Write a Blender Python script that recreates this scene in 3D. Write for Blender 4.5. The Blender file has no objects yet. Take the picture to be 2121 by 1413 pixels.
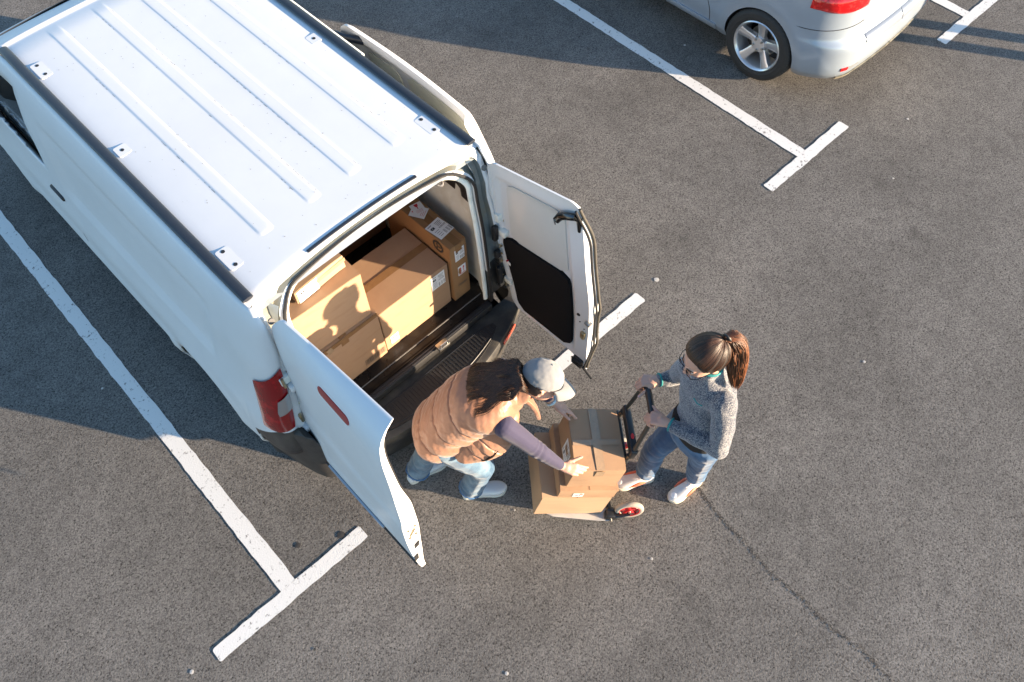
import bpy, bmesh, math, random
import numpy as np
from mathutils import Vector, Matrix, noise
R_ = math.radians
random.seed(7); rng = np.random.default_rng(7)
scn = bpy.context.scene
COL = scn.collection

# ------------------------------------------------------------------ camera
cam_d = bpy.data.cameras.new('camera'); cam = bpy.data.objects.new('camera', cam_d); COL.objects.link(cam)
cam_d.sensor_width = 36.0; cam_d.lens = 28.748; cam_d.clip_end = 2000
cam.location = (0.10846, -1.82788, 4.82114)
cam.rotation_euler = (0.551149, 0.0110045, -0.755925)
scn.camera = cam

# ------------------------------------------------------------------ light
SUN_EL = 9.0                     # degrees above the horizon
SUN_AZ = (0.526, -0.850)          # ground direction towards the sun
wd = bpy.data.worlds.new('World'); scn.world = wd; wd.use_nodes = True
wn = wd.node_tree.nodes; wl = wd.node_tree.links
bg = wn['Background']; sky = wn.new('ShaderNodeTexSky'); sky.sky_type = 'NISHITA'; sky.sun_disc = False
sky.sun_elevation = R_(SUN_EL); sky.sun_rotation = math.atan2(SUN_AZ[0], SUN_AZ[1]); sky.altitude = 100
sky.air_density = 1.0; sky.dust_density = 0.3; sky.ozone_density = 2.2
wl.new(sky.outputs[0], bg.inputs[0]); bg.inputs[1].default_value = 0.112
sun_d = bpy.data.lights.new('sun', 'SUN'); sun = bpy.data.objects.new('sun', sun_d); COL.objects.link(sun)
sun_d.energy = 5.0; sun_d.angle = R_(0.55); sun_d.color = (1.0, 0.775, 0.54)
sdir = Vector((SUN_AZ[0]*math.cos(R_(SUN_EL)), SUN_AZ[1]*math.cos(R_(SUN_EL)), math.sin(R_(SUN_EL))))
sun.rotation_euler = sdir.to_track_quat('Z', 'Y').to_euler(); sun.location = (20, -20, 20)
scn.view_settings.view_transform = 'Standard'; scn.view_settings.look = 'None'
scn.view_settings.exposure = 2.24; scn.view_settings.gamma = 1.0
scn.view_settings.use_curve_mapping = False
scn.cycles.max_bounces = 8

# ------------------------------------------------------------------ materials
MATS = {}
def N(nt, typ, **kw):
    n = nt.nodes.new(typ)
    for k, v in kw.items():
        if k in ('operation', 'feature', 'distance', 'blend_type', 'data_type', 'noise_dimensions', 'bands_direction', 'wave_type', 'interpolation_type'):
            setattr(n, k, v)
        else:
            n.inputs[k].default_value = v
    return n
def mat(name, col, rough=0.5, metal=0.0, var=0.0, vscale=8.0, bump=0.0, bscale=40.0, coat=0.0, col2=None, c2scale=5.0,
        c2lo=0.45, c2hi=0.6, spec=0.5, sheen=0.0, trans=0.0, stretch=None, rvar=0.0, emis=None, fiber=None, cvor=None):
    if name in MATS: return MATS[name]
    m = bpy.data.materials.new(name); m.use_nodes = True; nt = m.node_tree; b = nt.nodes['Principled BSDF']; L = nt.links
    b.inputs['Base Color'].default_value = (*col, 1); b.inputs['Roughness'].default_value = rough
    b.inputs['Metallic'].default_value = metal; b.inputs['Coat Weight'].default_value = coat; b.inputs['Coat Roughness'].default_value = 0.06
    b.inputs['Specular IOR Level'].default_value = spec; b.inputs['Sheen Weight'].default_value = sheen
    b.inputs['Transmission Weight'].default_value = trans
    tc = nt.nodes.new('ShaderNodeTexCoord'); src = tc.outputs['Object']
    if stretch:
        mp = nt.nodes.new('ShaderNodeMapping'); mp.inputs['Scale'].default_value = stretch; L.new(src, mp.inputs[0]); src = mp.outputs[0]
    cur = None
    if col2 is not None:
        nz = N(nt, 'ShaderNodeTexNoise', Scale=c2scale, Detail=6.0, Roughness=0.6); L.new(src, nz.inputs['Vector'])
        mr = N(nt, 'ShaderNodeMapRange', **{'From Min': c2lo, 'From Max': c2hi}); L.new(nz.outputs[0], mr.inputs[0])
        mx = nt.nodes.new('ShaderNodeMix'); mx.data_type = 'RGBA'; L.new(mr.outputs[0], mx.inputs[0])
        mx.inputs[6].default_value = (*col, 1); mx.inputs[7].default_value = (*col2, 1); cur = mx.outputs[2]
    if var > 0:
        nz = N(nt, 'ShaderNodeTexNoise', Scale=vscale, Detail=5.0, Roughness=0.65); L.new(src, nz.inputs['Vector'])
        mr = N(nt, 'ShaderNodeMapRange', **{'From Min': 0.25, 'From Max': 0.75, 'To Min': 1-var, 'To Max': 1+var}); L.new(nz.outputs[0], mr.inputs[0])
        mx = nt.nodes.new('ShaderNodeVectorMath'); mx.operation = 'SCALE'
        if cur: L.new(cur, mx.inputs[0])
        else: mx.inputs[0].default_value = col
        L.new(mr.outputs[0], mx.inputs['Scale']); cur = mx.outputs[0]
    if cvor:
        vo = N(nt, 'ShaderNodeTexVoronoi', Scale=cvor[0]); L.new(src, vo.inputs['Vector'])
        hs = nt.nodes.new('ShaderNodeSeparateColor'); L.new(vo.outputs['Color'], hs.inputs[0])
        mr = N(nt, 'ShaderNodeMapRange', **{'To Min': cvor[1], 'To Max': cvor[2]}); L.new(hs.outputs[0], mr.inputs[0])
        mx = nt.nodes.new('ShaderNodeVectorMath'); mx.operation = 'SCALE'
        if cur: L.new(cur, mx.inputs[0])
        else: mx.inputs[0].default_value = col
        L.new(mr.outputs[0], mx.inputs['Scale']); cur = mx.outputs[0]
    if cur: L.new(cur, b.inputs['Base Color'])
    if rvar > 0:
        nz = N(nt, 'ShaderNodeTexNoise', Scale=vscale*1.7, Detail=4.0); L.new(src, nz.inputs['Vector'])
        mr = N(nt, 'ShaderNodeMapRange', **{'From Min': 0.3, 'From Max': 0.7, 'To Min': max(0.02, rough-rvar), 'To Max': rough+rvar})
        L.new(nz.outputs[0], mr.inputs[0]); L.new(mr.outputs[0], b.inputs['Roughness'])
    if bump > 0:
        nz = N(nt, 'ShaderNodeTexNoise', Scale=bscale, Detail=4.0, Roughness=0.6); L.new(src, nz.inputs['Vector'])
        bp = N(nt, 'ShaderNodeBump', Strength=1.0, Distance=bump); L.new(nz.outputs[0], bp.inputs['Height']); L.new(bp.outputs[0], b.inputs['Normal'])
    if emis: b.inputs['Emission Color'].default_value = (*emis, 1); b.inputs['Emission Strength'].default_value = 1
    MATS[name] = m
    return m

# ------------------------------------------------------------------ mesh helpers
def mesh_obj(name, verts, faces, m=None, parent=None, smooth=False, loc=None, autosmooth=None):
    me = bpy.data.meshes.new(name); me.from_pydata([tuple(map(float, v)) for v in verts], [], [tuple(map(int, f)) for f in faces]); me.update()
    o = bpy.data.objects.new(name, me); COL.objects.link(o)
    if m is not None:
        for mm in (m if isinstance(m, (list, tuple)) else [m]): me.materials.append(mm)
    if parent is not None: o.parent = parent
    if loc is not None: o.location = loc
    if autosmooth is not None:
        bm = bmesh.new(); bm.from_mesh(me); bmesh.ops.recalc_face_normals(bm, faces=bm.faces)
        for f in bm.faces: f.smooth = True
        for e in bm.edges:
            if len(e.link_faces) == 2 and e.calc_face_angle(0) > R_(autosmooth): e.smooth = False
        bm.to_mesh(me); bm.free()
    elif smooth:
        for p in me.polygons: p.use_smooth = True
    return o
def bm_obj(name, bm, m=None, parent=None, smooth=False, autosmooth=None):
    me = bpy.data.meshes.new(name); bmesh.ops.recalc_face_normals(bm, faces=bm.faces)
    if autosmooth is not None:
        for f in bm.faces: f.smooth = True
        for e in bm.edges:
            if len(e.link_faces) == 2 and e.calc_face_angle(0) > R_(autosmooth): e.smooth = False
    bm.to_mesh(me); bm.free()
    o = bpy.data.objects.new(name, me); COL.objects.link(o)
    if m is not None:
        for mm in (m if isinstance(m, (list, tuple)) else [m]): me.materials.append(mm)
    if parent is not None: o.parent = parent
    if smooth:
        for p in me.polygons: p.use_smooth = True
    return o
def empty(name, loc=(0, 0, 0), rz=0.0):
    o = bpy.data.objects.new(name, None); COL.objects.link(o); o.location = loc; o.rotation_euler = (0, 0, rz); o.empty_display_size = 0.1
    return o
def tag(o, label=None, cat=None, group=None, kind=None):
    if label: o['label'] = label
    if cat: o['category'] = cat
    if group: o['group'] = group
    if kind: o['kind'] = kind
    return o
def grid(nu, nv, f, closed_u=False, closed_v=False, skip=None):
    V = [f(i, j) for i in range(nu) for j in range(nv)]; F = []
    for i in range(nu if closed_u else nu-1):
        for j in range(nv if closed_v else nv-1):
            if skip and skip(i, j): continue
            a, b = i*nv+j, ((i+1) % nu)*nv+j; c, d = ((i+1) % nu)*nv+(j+1) % nv, i*nv+(j+1) % nv
            F.append((a, b, c, d))
    return V, F
def add_box(bm, c, s, rot=None, bevel=0.0, seg=1):
    r = bmesh.ops.create_cube(bm, size=1.0); vs = r['verts']
    M = Matrix.Translation(c) @ (rot if rot else Matrix.Identity(4)) @ Matrix.Diagonal((*s, 1))
    bmesh.ops.transform(bm, matrix=M, verts=vs)
    if bevel > 0:
        es = list({e for v in vs for e in v.link_edges})
        bmesh.ops.bevel(bm, geom=es, offset=bevel, segments=seg, affect='EDGES', profile=0.5)
def box(name, c, s, m, parent=None, rot=None, bevel=0.0, seg=1):
    bm = bmesh.new(); add_box(bm, c, s, rot, bevel, seg)
    return bm_obj(name, bm, m, parent, autosmooth=(35 if bevel > 0 and seg > 1 else None))
def frames(path, closed=False):
    P = [Vector(p) for p in path]; n = len(P); T = []
    for i in range(n):
        a = P[i-1] if (i > 0 or closed) else P[i]; b = P[(i+1) % n] if (i < n-1 or closed) else P[i]
        T.append((b-a).normalized())
    up = Vector((0, 0, 1)) if abs(T[0].z) < 0.9 else Vector((1, 0, 0))
    nrm = (up - T[0]*up.dot(T[0])).normalized(); out = []
    for i in range(n):
        nrm = (nrm - T[i]*nrm.dot(T[i])).normalized(); out.append((P[i], T[i], nrm, T[i].cross(nrm)))
    return out
def add_tube(bm, path, r, n=8, closed=False, cap=True, flat=1.0):
    fr = frames(path, closed); rings = []
    for k, (p, t, a, b) in enumerate(fr):
        rr = r[k] if isinstance(r, (list, tuple, np.ndarray)) else r
        rings.append([bm.verts.new(p + (a*math.cos(2*math.pi*q/n)*flat + b*math.sin(2*math.pi*q/n))*rr) for q in range(n)])
    m_ = len(rings)
    for k in range(m_ if closed else m_-1):
        A, B = rings[k], rings[(k+1) % m_]
        for q in range(n): bm.faces.new((A[q], A[(q+1) % n], B[(q+1) % n], B[q]))
    if cap and not closed:
        bm.faces.new(rings[0][::-1]); bm.faces.new(rings[-1])
def tube(name, path, r, m, parent=None, n=8, closed=False, flat=1.0):
    bm = bmesh.new(); add_tube(bm, path, r, n, closed, flat=flat)
    return bm_obj(name, bm, m, parent, autosmooth=50)
def add_prism(bm, poly, h0, h1, M=None):
    """poly: list of (x, y); extruded z h0..h1, optional matrix"""
    M = M or Matrix.Identity(4)
    a = [bm.verts.new(M @ Vector((x, y, h0))) for x, y in poly]; b = [bm.verts.new(M @ Vector((x, y, h1))) for x, y in poly]
    n = len(poly); bm.faces.new(a[::-1]); bm.faces.new(b)
    for i in range(n): bm.faces.new((a[i], a[(i+1) % n], b[(i+1) % n], b[i]))
def prism(name, poly, h0, h1, m, parent=None, M=None, bevel=0.0, seg=2):
    bm = bmesh.new(); add_prism(bm, poly, h0, h1, M)
    if bevel > 0: bmesh.ops.bevel(bm, geom=list(bm.edges), offset=bevel, segments=seg, affect='EDGES', clamp_overlap=True)
    return bm_obj(name, bm, m, parent, autosmooth=40)
def rrect(w, h, r, n=5, cx=0, cy=0):
    out = []
    for sx, sy, a0 in ((1, -1, -90), (1, 1, 0), (-1, 1, 90), (-1, -1, 180)):
        for k in range(n):
            a = R_(a0 + 90*k/(n-1)); out.append((cx+sx*(w/2-r)+r*math.cos(a), cy+sy*(h/2-r)+r*math.sin(a)))
    return out
def lerp(a, b, t): return a+(b-a)*t
def sstep(a, b, x):
    t = min(1, max(0, (x-a)/(b-a))); return t*t*(3-2*t)
def knots(tab):
    xs = [a for a, _ in tab]; ys = [b for _, b in tab]
    # smooth (Hermite) interpolation through the table
    def f(x):
        if x <= xs[0]: return ys[0]
        if x >= xs[-1]: return ys[-1]
        i = next(k for k in range(len(xs)-1) if x <= xs[k+1]); h = xs[i+1]-xs[i]; t = (x-xs[i])/h
        def sl(k):
            if k == 0: return (ys[1]-ys[0])/(xs[1]-xs[0])
            if k == len(xs)-1: return (ys[-1]-ys[-2])/(xs[-1]-xs[-2])
            a = (ys[k]-ys[k-1])/(xs[k]-xs[k-1]); b = (ys[k+1]-ys[k])/(xs[k+1]-xs[k])
            return 0 if a*b <= 0 else 2*a*b/(a+b)
        m0, m1 = sl(i)*h, sl(i+1)*h
        return (2*t**3-3*t*t+1)*ys[i]+(t**3-2*t*t+t)*m0+(-2*t**3+3*t*t)*ys[i+1]+(t**3-t*t)*m1
    return f
# ------------------------------------------------------------------ ground
def asphalt_mat():
    m = bpy.data.materials.new('asphalt'); m.use_nodes = True; nt = m.node_tree; L = nt.links; b = nt.nodes['Principled BSDF']
    tc = nt.nodes.new('ShaderNodeTexCoord'); src = tc.outputs['Object']
    v1 = N(nt, 'ShaderNodeTexVoronoi', Scale=135.0); L.new(src, v1.inputs['Vector'])
    v2 = N(nt, 'ShaderNodeTexVoronoi', Scale=260.0); L.new(src, v2.inputs['Vector'])
    big = N(nt, 'ShaderNodeTexNoise', Scale=0.9, Detail=5.0, Roughness=0.6); L.new(src, big.inputs['Vector'])
    mid = N(nt, 'ShaderNodeTexNoise', Scale=9.0, Detail=4.0, Roughness=0.6); L.new(src, mid.inputs['Vector'])
    s1 = nt.nodes.new('ShaderNodeSeparateColor'); L.new(v1.outputs['Color'], s1.inputs[0])
    ramp = nt.nodes.new('ShaderNodeValToRGB'); cl = N(nt, 'ShaderNodeTexNoise', Scale=85.0, Detail=4.0, Roughness=0.6); L.new(src, cl.inputs['Vector'])
    clr = N(nt, 'ShaderNodeMapRange', **{'From Min': 0.30, 'From Max': 0.70, 'To Min': -0.30, 'To Max': 0.30}); clr.clamp = False; L.new(cl.outputs[0], clr.inputs[0])
    sm = N(nt, 'ShaderNodeMath', operation='MULTIPLY_ADD'); L.new(s1.outputs[0], sm.inputs[0]); sm.inputs[1].default_value = 0.62; L.new(clr.outputs[0], sm.inputs[2])
    s2_ = N(nt, 'ShaderNodeMath', operation='ADD'); L.new(sm.outputs[0], s2_.inputs[0]); s2_.inputs[1].default_value = 0.20; L.new(s2_.outputs[0], ramp.inputs[0])
    e = ramp.color_ramp.elements; e[0].position = 0.0; e[0].color = (0.014, 0.012, 0.011, 1); e[1].position = 1.0; e[1].color = (0.160, 0.150, 0.136, 1)
    k = ramp.color_ramp.elements.new(0.30); k.color = (0.076, 0.071, 0.066, 1)
    k = ramp.color_ramp.elements.new(0.55); k.color = (0.107, 0.100, 0.092, 1)
    r2 = N(nt, 'ShaderNodeMapRange', **{'From Min': 0.3, 'From Max': 0.7, 'To Min': 0.98, 'To Max': 1.40}); L.new(big.outputs[0], r2.inputs[0])
    r3 = N(nt, 'ShaderNodeMapRange', **{'From Min': 0.3, 'From Max': 0.7, 'To Min': 0.88, 'To Max': 1.12}); L.new(mid.outputs[0], r3.inputs[0])
    # worn lane: rubbed lighter tyre lines along the driving lane and darker oily patches inside the bays
    tm = nt.nodes.new('ShaderNodeMapping'); tm.inputs['Scale'].default_value = (.10, 1.5, 1); tm.inputs['Rotation'].default_value = (0, 0, .06); L.new(src, tm.inputs[0])
    tr = N(nt, 'ShaderNodeTexNoise', Scale=1.0, Detail=3.0, Roughness=0.55); L.new(tm.outputs[0], tr.inputs['Vector'])
    rt_ = N(nt, 'ShaderNodeMapRange', **{'From Min': 0.35, 'From Max': 0.65, 'To Min': 0.93, 'To Max': 1.07}); L.new(tr.outputs[0], rt_.inputs[0])
    ol = N(nt, 'ShaderNodeTexNoise', Scale=2.3, Detail=5.0, Roughness=0.7); L.new(src, ol.inputs['Vector'])
    ro = N(nt, 'ShaderNodeMapRange', **{'From Min': 0.56, 'From Max': 0.74, 'To Min': 1.0, 'To Max': 0.76}); L.new(ol.outputs[0], ro.inputs[0])
    m0 = N(nt, 'ShaderNodeMath', operation='MULTIPLY'); L.new(rt_.outputs[0], m0.inputs[0]); L.new(ro.outputs[0], m0.inputs[1])
    m1 = N(nt, 'ShaderNodeMath', operation='MULTIPLY'); L.new(r2.outputs[0], m1.inputs[0]); L.new(m0.outputs[0], m1.inputs[1])
    mu = N(nt, 'ShaderNodeMath', operation='MULTIPLY'); L.new(m1.outputs[0], mu.inputs[0]); L.new(r3.outputs[0], mu.inputs[1])
    sc = nt.nodes.new('ShaderNodeVectorMath'); sc.operation = 'SCALE'; L.new(ramp.outputs[0], sc.inputs[0]); L.new(mu.outputs[0], sc.inputs['Scale'])
    L.new(sc.outputs[0], b.inputs['Base Color']); b.inputs['Roughness'].default_value = 0.93; b.inputs['Specular IOR Level'].default_value = 0.25
    # stones stand proud of the binder
    h1 = N(nt, 'ShaderNodeMapRange', **{'From Min': 0.0, 'From Max': 0.75, 'To Min': 1.0, 'To Max': 0.0}); L.new(v1.outputs['Distance'], h1.inputs[0])
    h2 = N(nt, 'ShaderNodeMapRange', **{'From Min': 0.0, 'From Max': 0.75, 'To Min': 0.5, 'To Max': 0.0}); L.new(v2.outputs['Distance'], h2.inputs[0])
    ad = N(nt, 'ShaderNodeMath', operation='ADD'); L.new(h1.outputs[0], ad.inputs[0]); L.new(h2.outputs[0], ad.inputs[1])
    a2 = N(nt, 'ShaderNodeMath', operation='MULTIPLY'); L.new(ad.outputs[0], a2.inputs[0]); L.new(s1.outputs[1], a2.inputs[1])
    bp = N(nt, 'ShaderNodeBump', Strength=0.5, Distance=0.0020); L.new(a2.outputs[0], bp.inputs['Height']); L.new(bp.outputs[0], b.inputs['Normal'])
    return m
M_asph = asphalt_mat(); MATS['asphalt'] = M_asph
def paint_mat():
    m = bpy.data.materials.new('road_paint'); m.use_nodes = True; nt = m.node_tree; L = nt.links; b = nt.nodes['Principled BSDF']
    tc = nt.nodes.new('ShaderNodeTexCoord'); src = tc.outputs['Object']
    v1 = N(nt, 'ShaderNodeTexVoronoi', Scale=105.0); L.new(src, v1.inputs['Vector'])
    nz = N(nt, 'ShaderNodeTexNoise', Scale=42.0, Detail=6.0, Roughness=0.7); L.new(src, nz.inputs['Vector'])
    n2 = N(nt, 'ShaderNodeTexNoise', Scale=6.0, Detail=3.0); L.new(src, n2.inputs['Vector'])
    s = N(nt, 'ShaderNodeMath', operation='MULTIPLY_ADD'); L.new(n2.outputs[0], s.inputs[0]); s.inputs[1].default_value = 0.35; L.new(nz.outputs[0], s.inputs[2])
    mr = N(nt, 'ShaderNodeMapRange', **{'From Min': 0.50, 'From Max': 0.58}); L.new(s.outputs[0], mr.inputs[0])
    mx = nt.nodes.new('ShaderNodeMix'); mx.data_type = 'RGBA'; L.new(mr.outputs[0], mx.inputs[0])
    mx.inputs[6].default_value = (0.17, 0.16, 0.15, 1); mx.inputs[7].default_value = (0.62, 0.615, 0.595, 1)
    L.new(mx.outputs[2], b.inputs['Base Color']); b.inputs['Roughness'].default_value = 0.8
    h1 = N(nt, 'ShaderNodeMapRange', **{'From Min': 0.0, 'From Max': 0.7, 'To Min': 1.0, 'To Max': 0.0}); L.new(v1.outputs['Distance'], h1.inputs[0])
    bp = N(nt, 'ShaderNodeBump', Strength=0.3, Distance=0.0018); L.new(h1.outputs[0], bp.inputs['Height']); L.new(bp.outputs[0], b.inputs['Normal'])
    return m
M_paint = paint_mat()
gr = mesh_obj('ground', [(-300, -300, 0), (300, -300, 0), (300, 300, 0), (-300, 300, 0)], [(0, 1, 2, 3)], M_asph); tag(gr, kind='structure')

def strip(P, w0, w1, z, name, m, step=0.05, jit=0.0035, cap_r=0.012):
    """flat painted strip between two points with slightly ragged edges"""
    a, b = Vector(P[0]), Vector(P[1]); d = (b-a); Ln = d.length; d /= Ln; nrm = Vector((-d.y, d.x)); n = max(4, int(Ln/step)); V = []
    ys = [0, cap_r*0.3, cap_r] + [Ln*i/n for i in range(1, n)] + [Ln-cap_r, Ln-cap_r*0.3, Ln]
    for k, y in enumerate(ys):
        t = y/Ln; w = lerp(w0, w1, t)
        sh = {0: cap_r, 1: cap_r*0.35, len(ys)-1: cap_r, len(ys)-2: cap_r*0.35}.get(k, 0)
        for s in (-1, 1):
            q = a+d*y+nrm*s*(w-sh+random.uniform(-jit, jit)); V.append((q.x, q.y, z))
    F = [(2*i, 2*i+2, 2*i+3, 2*i+1) for i in range(len(ys)-1)]
    o = mesh_obj(name, V, F, m)
    return o
# four bays, T heads collinear along y = 0
for xb, lenL, lenR, wl_ in ((0.0, 0.523, 0.523, 0.052), (2.5, 0.523, 0.523, 0.052), (4.985, 0.49, 0.525, 0.052), (7.475, 0.50, 0.56, 0.05), (-2.5, .52, .52, .052), (10.0, .52, .52, .052)):
    bar = strip([(xb-lenL, 0), (xb+lenR, 0)], 0.046, 0.046, 0.004, 'parking_bay_marking', M_paint); tag(bar, kind='structure')
    ln = strip([(xb, 0.0445), (xb, 5.2)], wl_, wl_, 0.004, 'parking_bay_marking', M_paint, cap_r=0.001); tag(ln, kind='structure')
# hairline crack in the surface
crack_m = mat('crack_fill', (0.038, 0.035, 0.033), 0.9, var=0.3, vscale=60)
cp = [(2.215, -1.17), (2.187, -1.282), (2.153, -1.462), (2.143, -1.617), (2.105, -1.861), (2.114, -2.061), (2.1, -2.27), (2.128, -2.476), (2.108, -2.676), (2.09, -3.1), (2.12, -3.8)]
pts = []
for i in range(len(cp)-1):
    for k in range(16):
        t = k/16; x = lerp(cp[i][0], cp[i+1][0], t); y = lerp(cp[i][1], cp[i+1][1], t); pts.append((x+random.uniform(-.0045, .0045), y+random.uniform(-.0045, .0045)))
V, F = [], []
for i, (x, y) in enumerate(pts):      # ragged chain of small pits where stones have broken away
    for q in range(5):
        if noise.noise((x*11, y*11, 3)) < -.33 and q > 3: continue
        sp = .0055+.0035*abs(noise.noise((x*3, y*3, 1))); cx = x+random.gauss(0, sp)+random.uniform(-.004, .004); cy = y+random.gauss(0, sp*.6)+random.uniform(-.009, .009); r = random.uniform(.0016, .0048); a0 = random.uniform(0, 6.28); n = 5; b0 = len(V)
        V += [(cx+r*random.uniform(.7, 1.2)*math.cos(a0+2*math.pi*k/n), cy+r*random.uniform(.7, 1.4)*math.sin(a0+2*math.pi*k/n), .0016+.0001*(len(F) % 30)) for k in range(n)]; F.append(tuple(range(b0, b0+n)))
tag(mesh_obj('surface_crack', V, F, crack_m), kind='structure')
# specks of chewing gum and bird lime
gum = mat('dried_gum', (0.42, 0.40, 0.37), 0.8, var=0.25, vscale=150)
oil = mat('oil_spot', (0.03, 0.027, 0.025), 0.7, var=0.3, vscale=90)
def spot(x, y, r, m_, z=0.003):
    n = 14; V = [(x, y, z+.0012)]+[(x+r*(1+.25*noise.noise((x*7+math.cos(2*math.pi*k/n)*1.3, y*7+math.sin(2*math.pi*k/n)*1.3, 2)))*math.cos(2*math.pi*k/n),
                         y+r*(1+.25*noise.noise((x*5+math.cos(2*math.pi*k/n)*1.3, y*5+math.sin(2*math.pi*k/n)*1.3, 7)))*math.sin(2*math.pi*k/n), z) for k in range(n)]
    return mesh_obj('ground_spot', V, [(0, 1+k, 1+(k+1) % n) for k in range(n)], m_)
for x, y, r, mm in ((3.215, .02, .019, gum), (1.661, -1.313, .008, gum), (5.934, -.327, .010, gum), (5.321, 1.547, .010, gum), (3.714, -1.405, .010, gum), (.60, -1.188, .011, gum),
        (-.667, .022, .013, gum), (-.146, 1.995, .008, gum), (5.285, -.611, .008, gum), (1.278, -.534, .006, gum), (.181, .204, .017, oil), (.408, .079, .022, oil), (-.099, -.351, .008, oil)):
    tag(spot(x, y, r, mm), kind='structure')
# ------------------------------------------------------------------ delivery van (local: x right, y forward, z up, origin on the ground under the rear edge)
VAN_O = (1.345, 0.45, 0.0); VAN_R = R_(1.1)
white = mat('white_paint', (0.57, 0.585, 0.60), 0.45, var=.035, vscale=2.5, coat=0.06, spec=0.25, bump=0.00015, bscale=6)
whin = mat('white_paint_inner', (0.70, 0.72, 0.68), 0.42, var=0.05, vscale=9.0, coat=0.1, col2=(0.56, 0.55, 0.47), c2scale=7, c2lo=.5, c2hi=.75)
jamb = mat('jamb_white_shaded', (0.165, 0.18, 0.175), 0.28, var=0.15, vscale=14.0, coat=0.3, col2=(0.20, 0.175, 0.12), c2scale=11, c2lo=.52, c2hi=.72)  # white channel paint darkened to stand in for shade, with brownish dirt
cream = mat('door_lining_paint', (0.54, 0.55, 0.47), 0.45, var=0.05, vscale=8.0)
rubber = mat('black_rubber', (0.012, 0.012, 0.013), 0.55, var=0.2, vscale=30, bump=0.0006, bscale=90)
strip_m = mat('grey_trim_plastic', (0.015, 0.018, 0.026), 0.42, var=0.12, vscale=20)
plastic = mat('black_plastic', (0.016, 0.016, 0.017), 0.5, var=0.2, vscale=12, bump=0.0008, bscale=240)
bumper_m = mat('dusty_bumper_plastic', (0.017, 0.017, 0.018), 0.5, col2=(0.060, 0.055, 0.047), c2scale=7, c2lo=.44, c2hi=.72, bump=0.0007, bscale=220)
matfloor = mat('scuffed_floor_mat', (0.006, 0.006, 0.007), 0.36, spec=.3, col2=(0.026, 0.023, 0.019), c2scale=6, c2lo=.5, c2hi=.72, bump=0.0012, bscale=70, rvar=0.12)
steel = mat('dull_steel', (0.42, 0.41, 0.38), 0.35, 1.0, var=0.2, vscale=40)
brass = mat('zinc_hinge', (0.45, 0.38, 0.24), 0.35, 1.0, var=0.3, vscale=50)
glass_d = mat('dark_glass', (0.012, 0.016, 0.018), 0.05, spec=0.8, coat=0.6)
redlens = mat('red_lens', (0.20, 0.003, 0.006), 0.16, coat=0.35, spec=.3, col2=(0.38, 0.008, 0.012), c2scale=14, c2lo=.5, c2hi=.65)
clearlens = mat('clear_lens', (0.30, 0.29, 0.29), 0.12, coat=0.8, metal=0.4)
redrefl = mat('red_reflector', (0.27, 0.018, 0.025), 0.3, coat=0.4)
carpet = mat('grey_felt', (0.10, 0.10, 0.10), 0.9, bump=0.002, bscale=120)

half = knots([(.22, .885), (.32, .915), (.45, .937), (.60, .932), (.80, .918), (.95, .888), (1.10, .862), (1.25, .840), (1.40, .822), (1.55, .790), (1.66, .762), (1.73, .735), (1.775, .704), (1.80, .69)])
def yrear(z): return -0.055 + 0.055*sstep(.55, 1.65, z) + 0.075*sstep(1.68, 1.80, z)
ztop = knots([(0, 1.775), (2.35, 1.78), (2.55, 1.765), (2.75, 1.70), (3.40, 1.19), (3.55, 1.10), (4.05, .90), (4.2, .74)])
van = empty('delivery_van', VAN_O, VAN_R)
tag(van, 'white panel van with its rear doors open and parcels loaded inside', 'van')

# side panels: plan curve per height, rounded at the rear corner
def corner(z, s):
    """s in 0..1 from the inner rear edge round the corner; returns (x, y) with x > 0"""
    h = half(z); xr = max(.625+.075, min(h-.105, .80)); y0 = yrear(z); R1 = .235
    a = s*math.pi/2; e = 0.62
    return xr + (h-xr)*math.sin(a)**e, y0 + (R1-y0)*(1-math.cos(a)**0.9)
YS = [.26+.055*i for i in range(72)]   # to 4.17
ZN = 44
def zlev(Y, k, lo=.24): return lo + (ztop(Y)-.005-lo)*(k/(ZN-1))
def side(sgn, x_extra=0.0):
    cols = []
    for i in range(13):                # rear corner
        s = i/12; col = []
        for k in range(ZN):
            z = zlev(0, k, .60); x, y = corner(z, s)
            col.append((sgn*x, y, z))
        cols.append(col)
    for Y in YS:
        col = []
        for k in range(ZN):
            lo = .24 if Y > .32 else lerp(.60, .24, (Y-.2)/.12)
            z = zlev(Y, k, lo); x = half(z)
            # front narrowing
            x -= .16*sstep(3.5, 4.2, Y)**1.5
            # pressed panel: shallow recess between two creases
            f = sstep(.40+.16*(1.55-z), .47+.16*(1.55-z), Y)*(1-sstep(2.05, 2.12, Y)); rec = sstep(1.62, 1.56, z) if False else (sstep(1.02, 1.07, z)*(1-sstep(1.52, 1.56, z)))
            x -= .020*f*rec
            x -= .010*sstep(.50, .56, z)*(1-sstep(.64, .74, z))*sstep(.8, 1.0, Y)*(1-sstep(2.9, 3.1, Y))
            # wheel arch flare
            for yc in (.80, 3.45):
                rr = math.hypot(Y-yc, z-.32); x += .012*math.exp(-((rr-.40)/.045)**2)
            col.append((sgn*x, Y, z))
        cols.append(col)
    return cols
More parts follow.
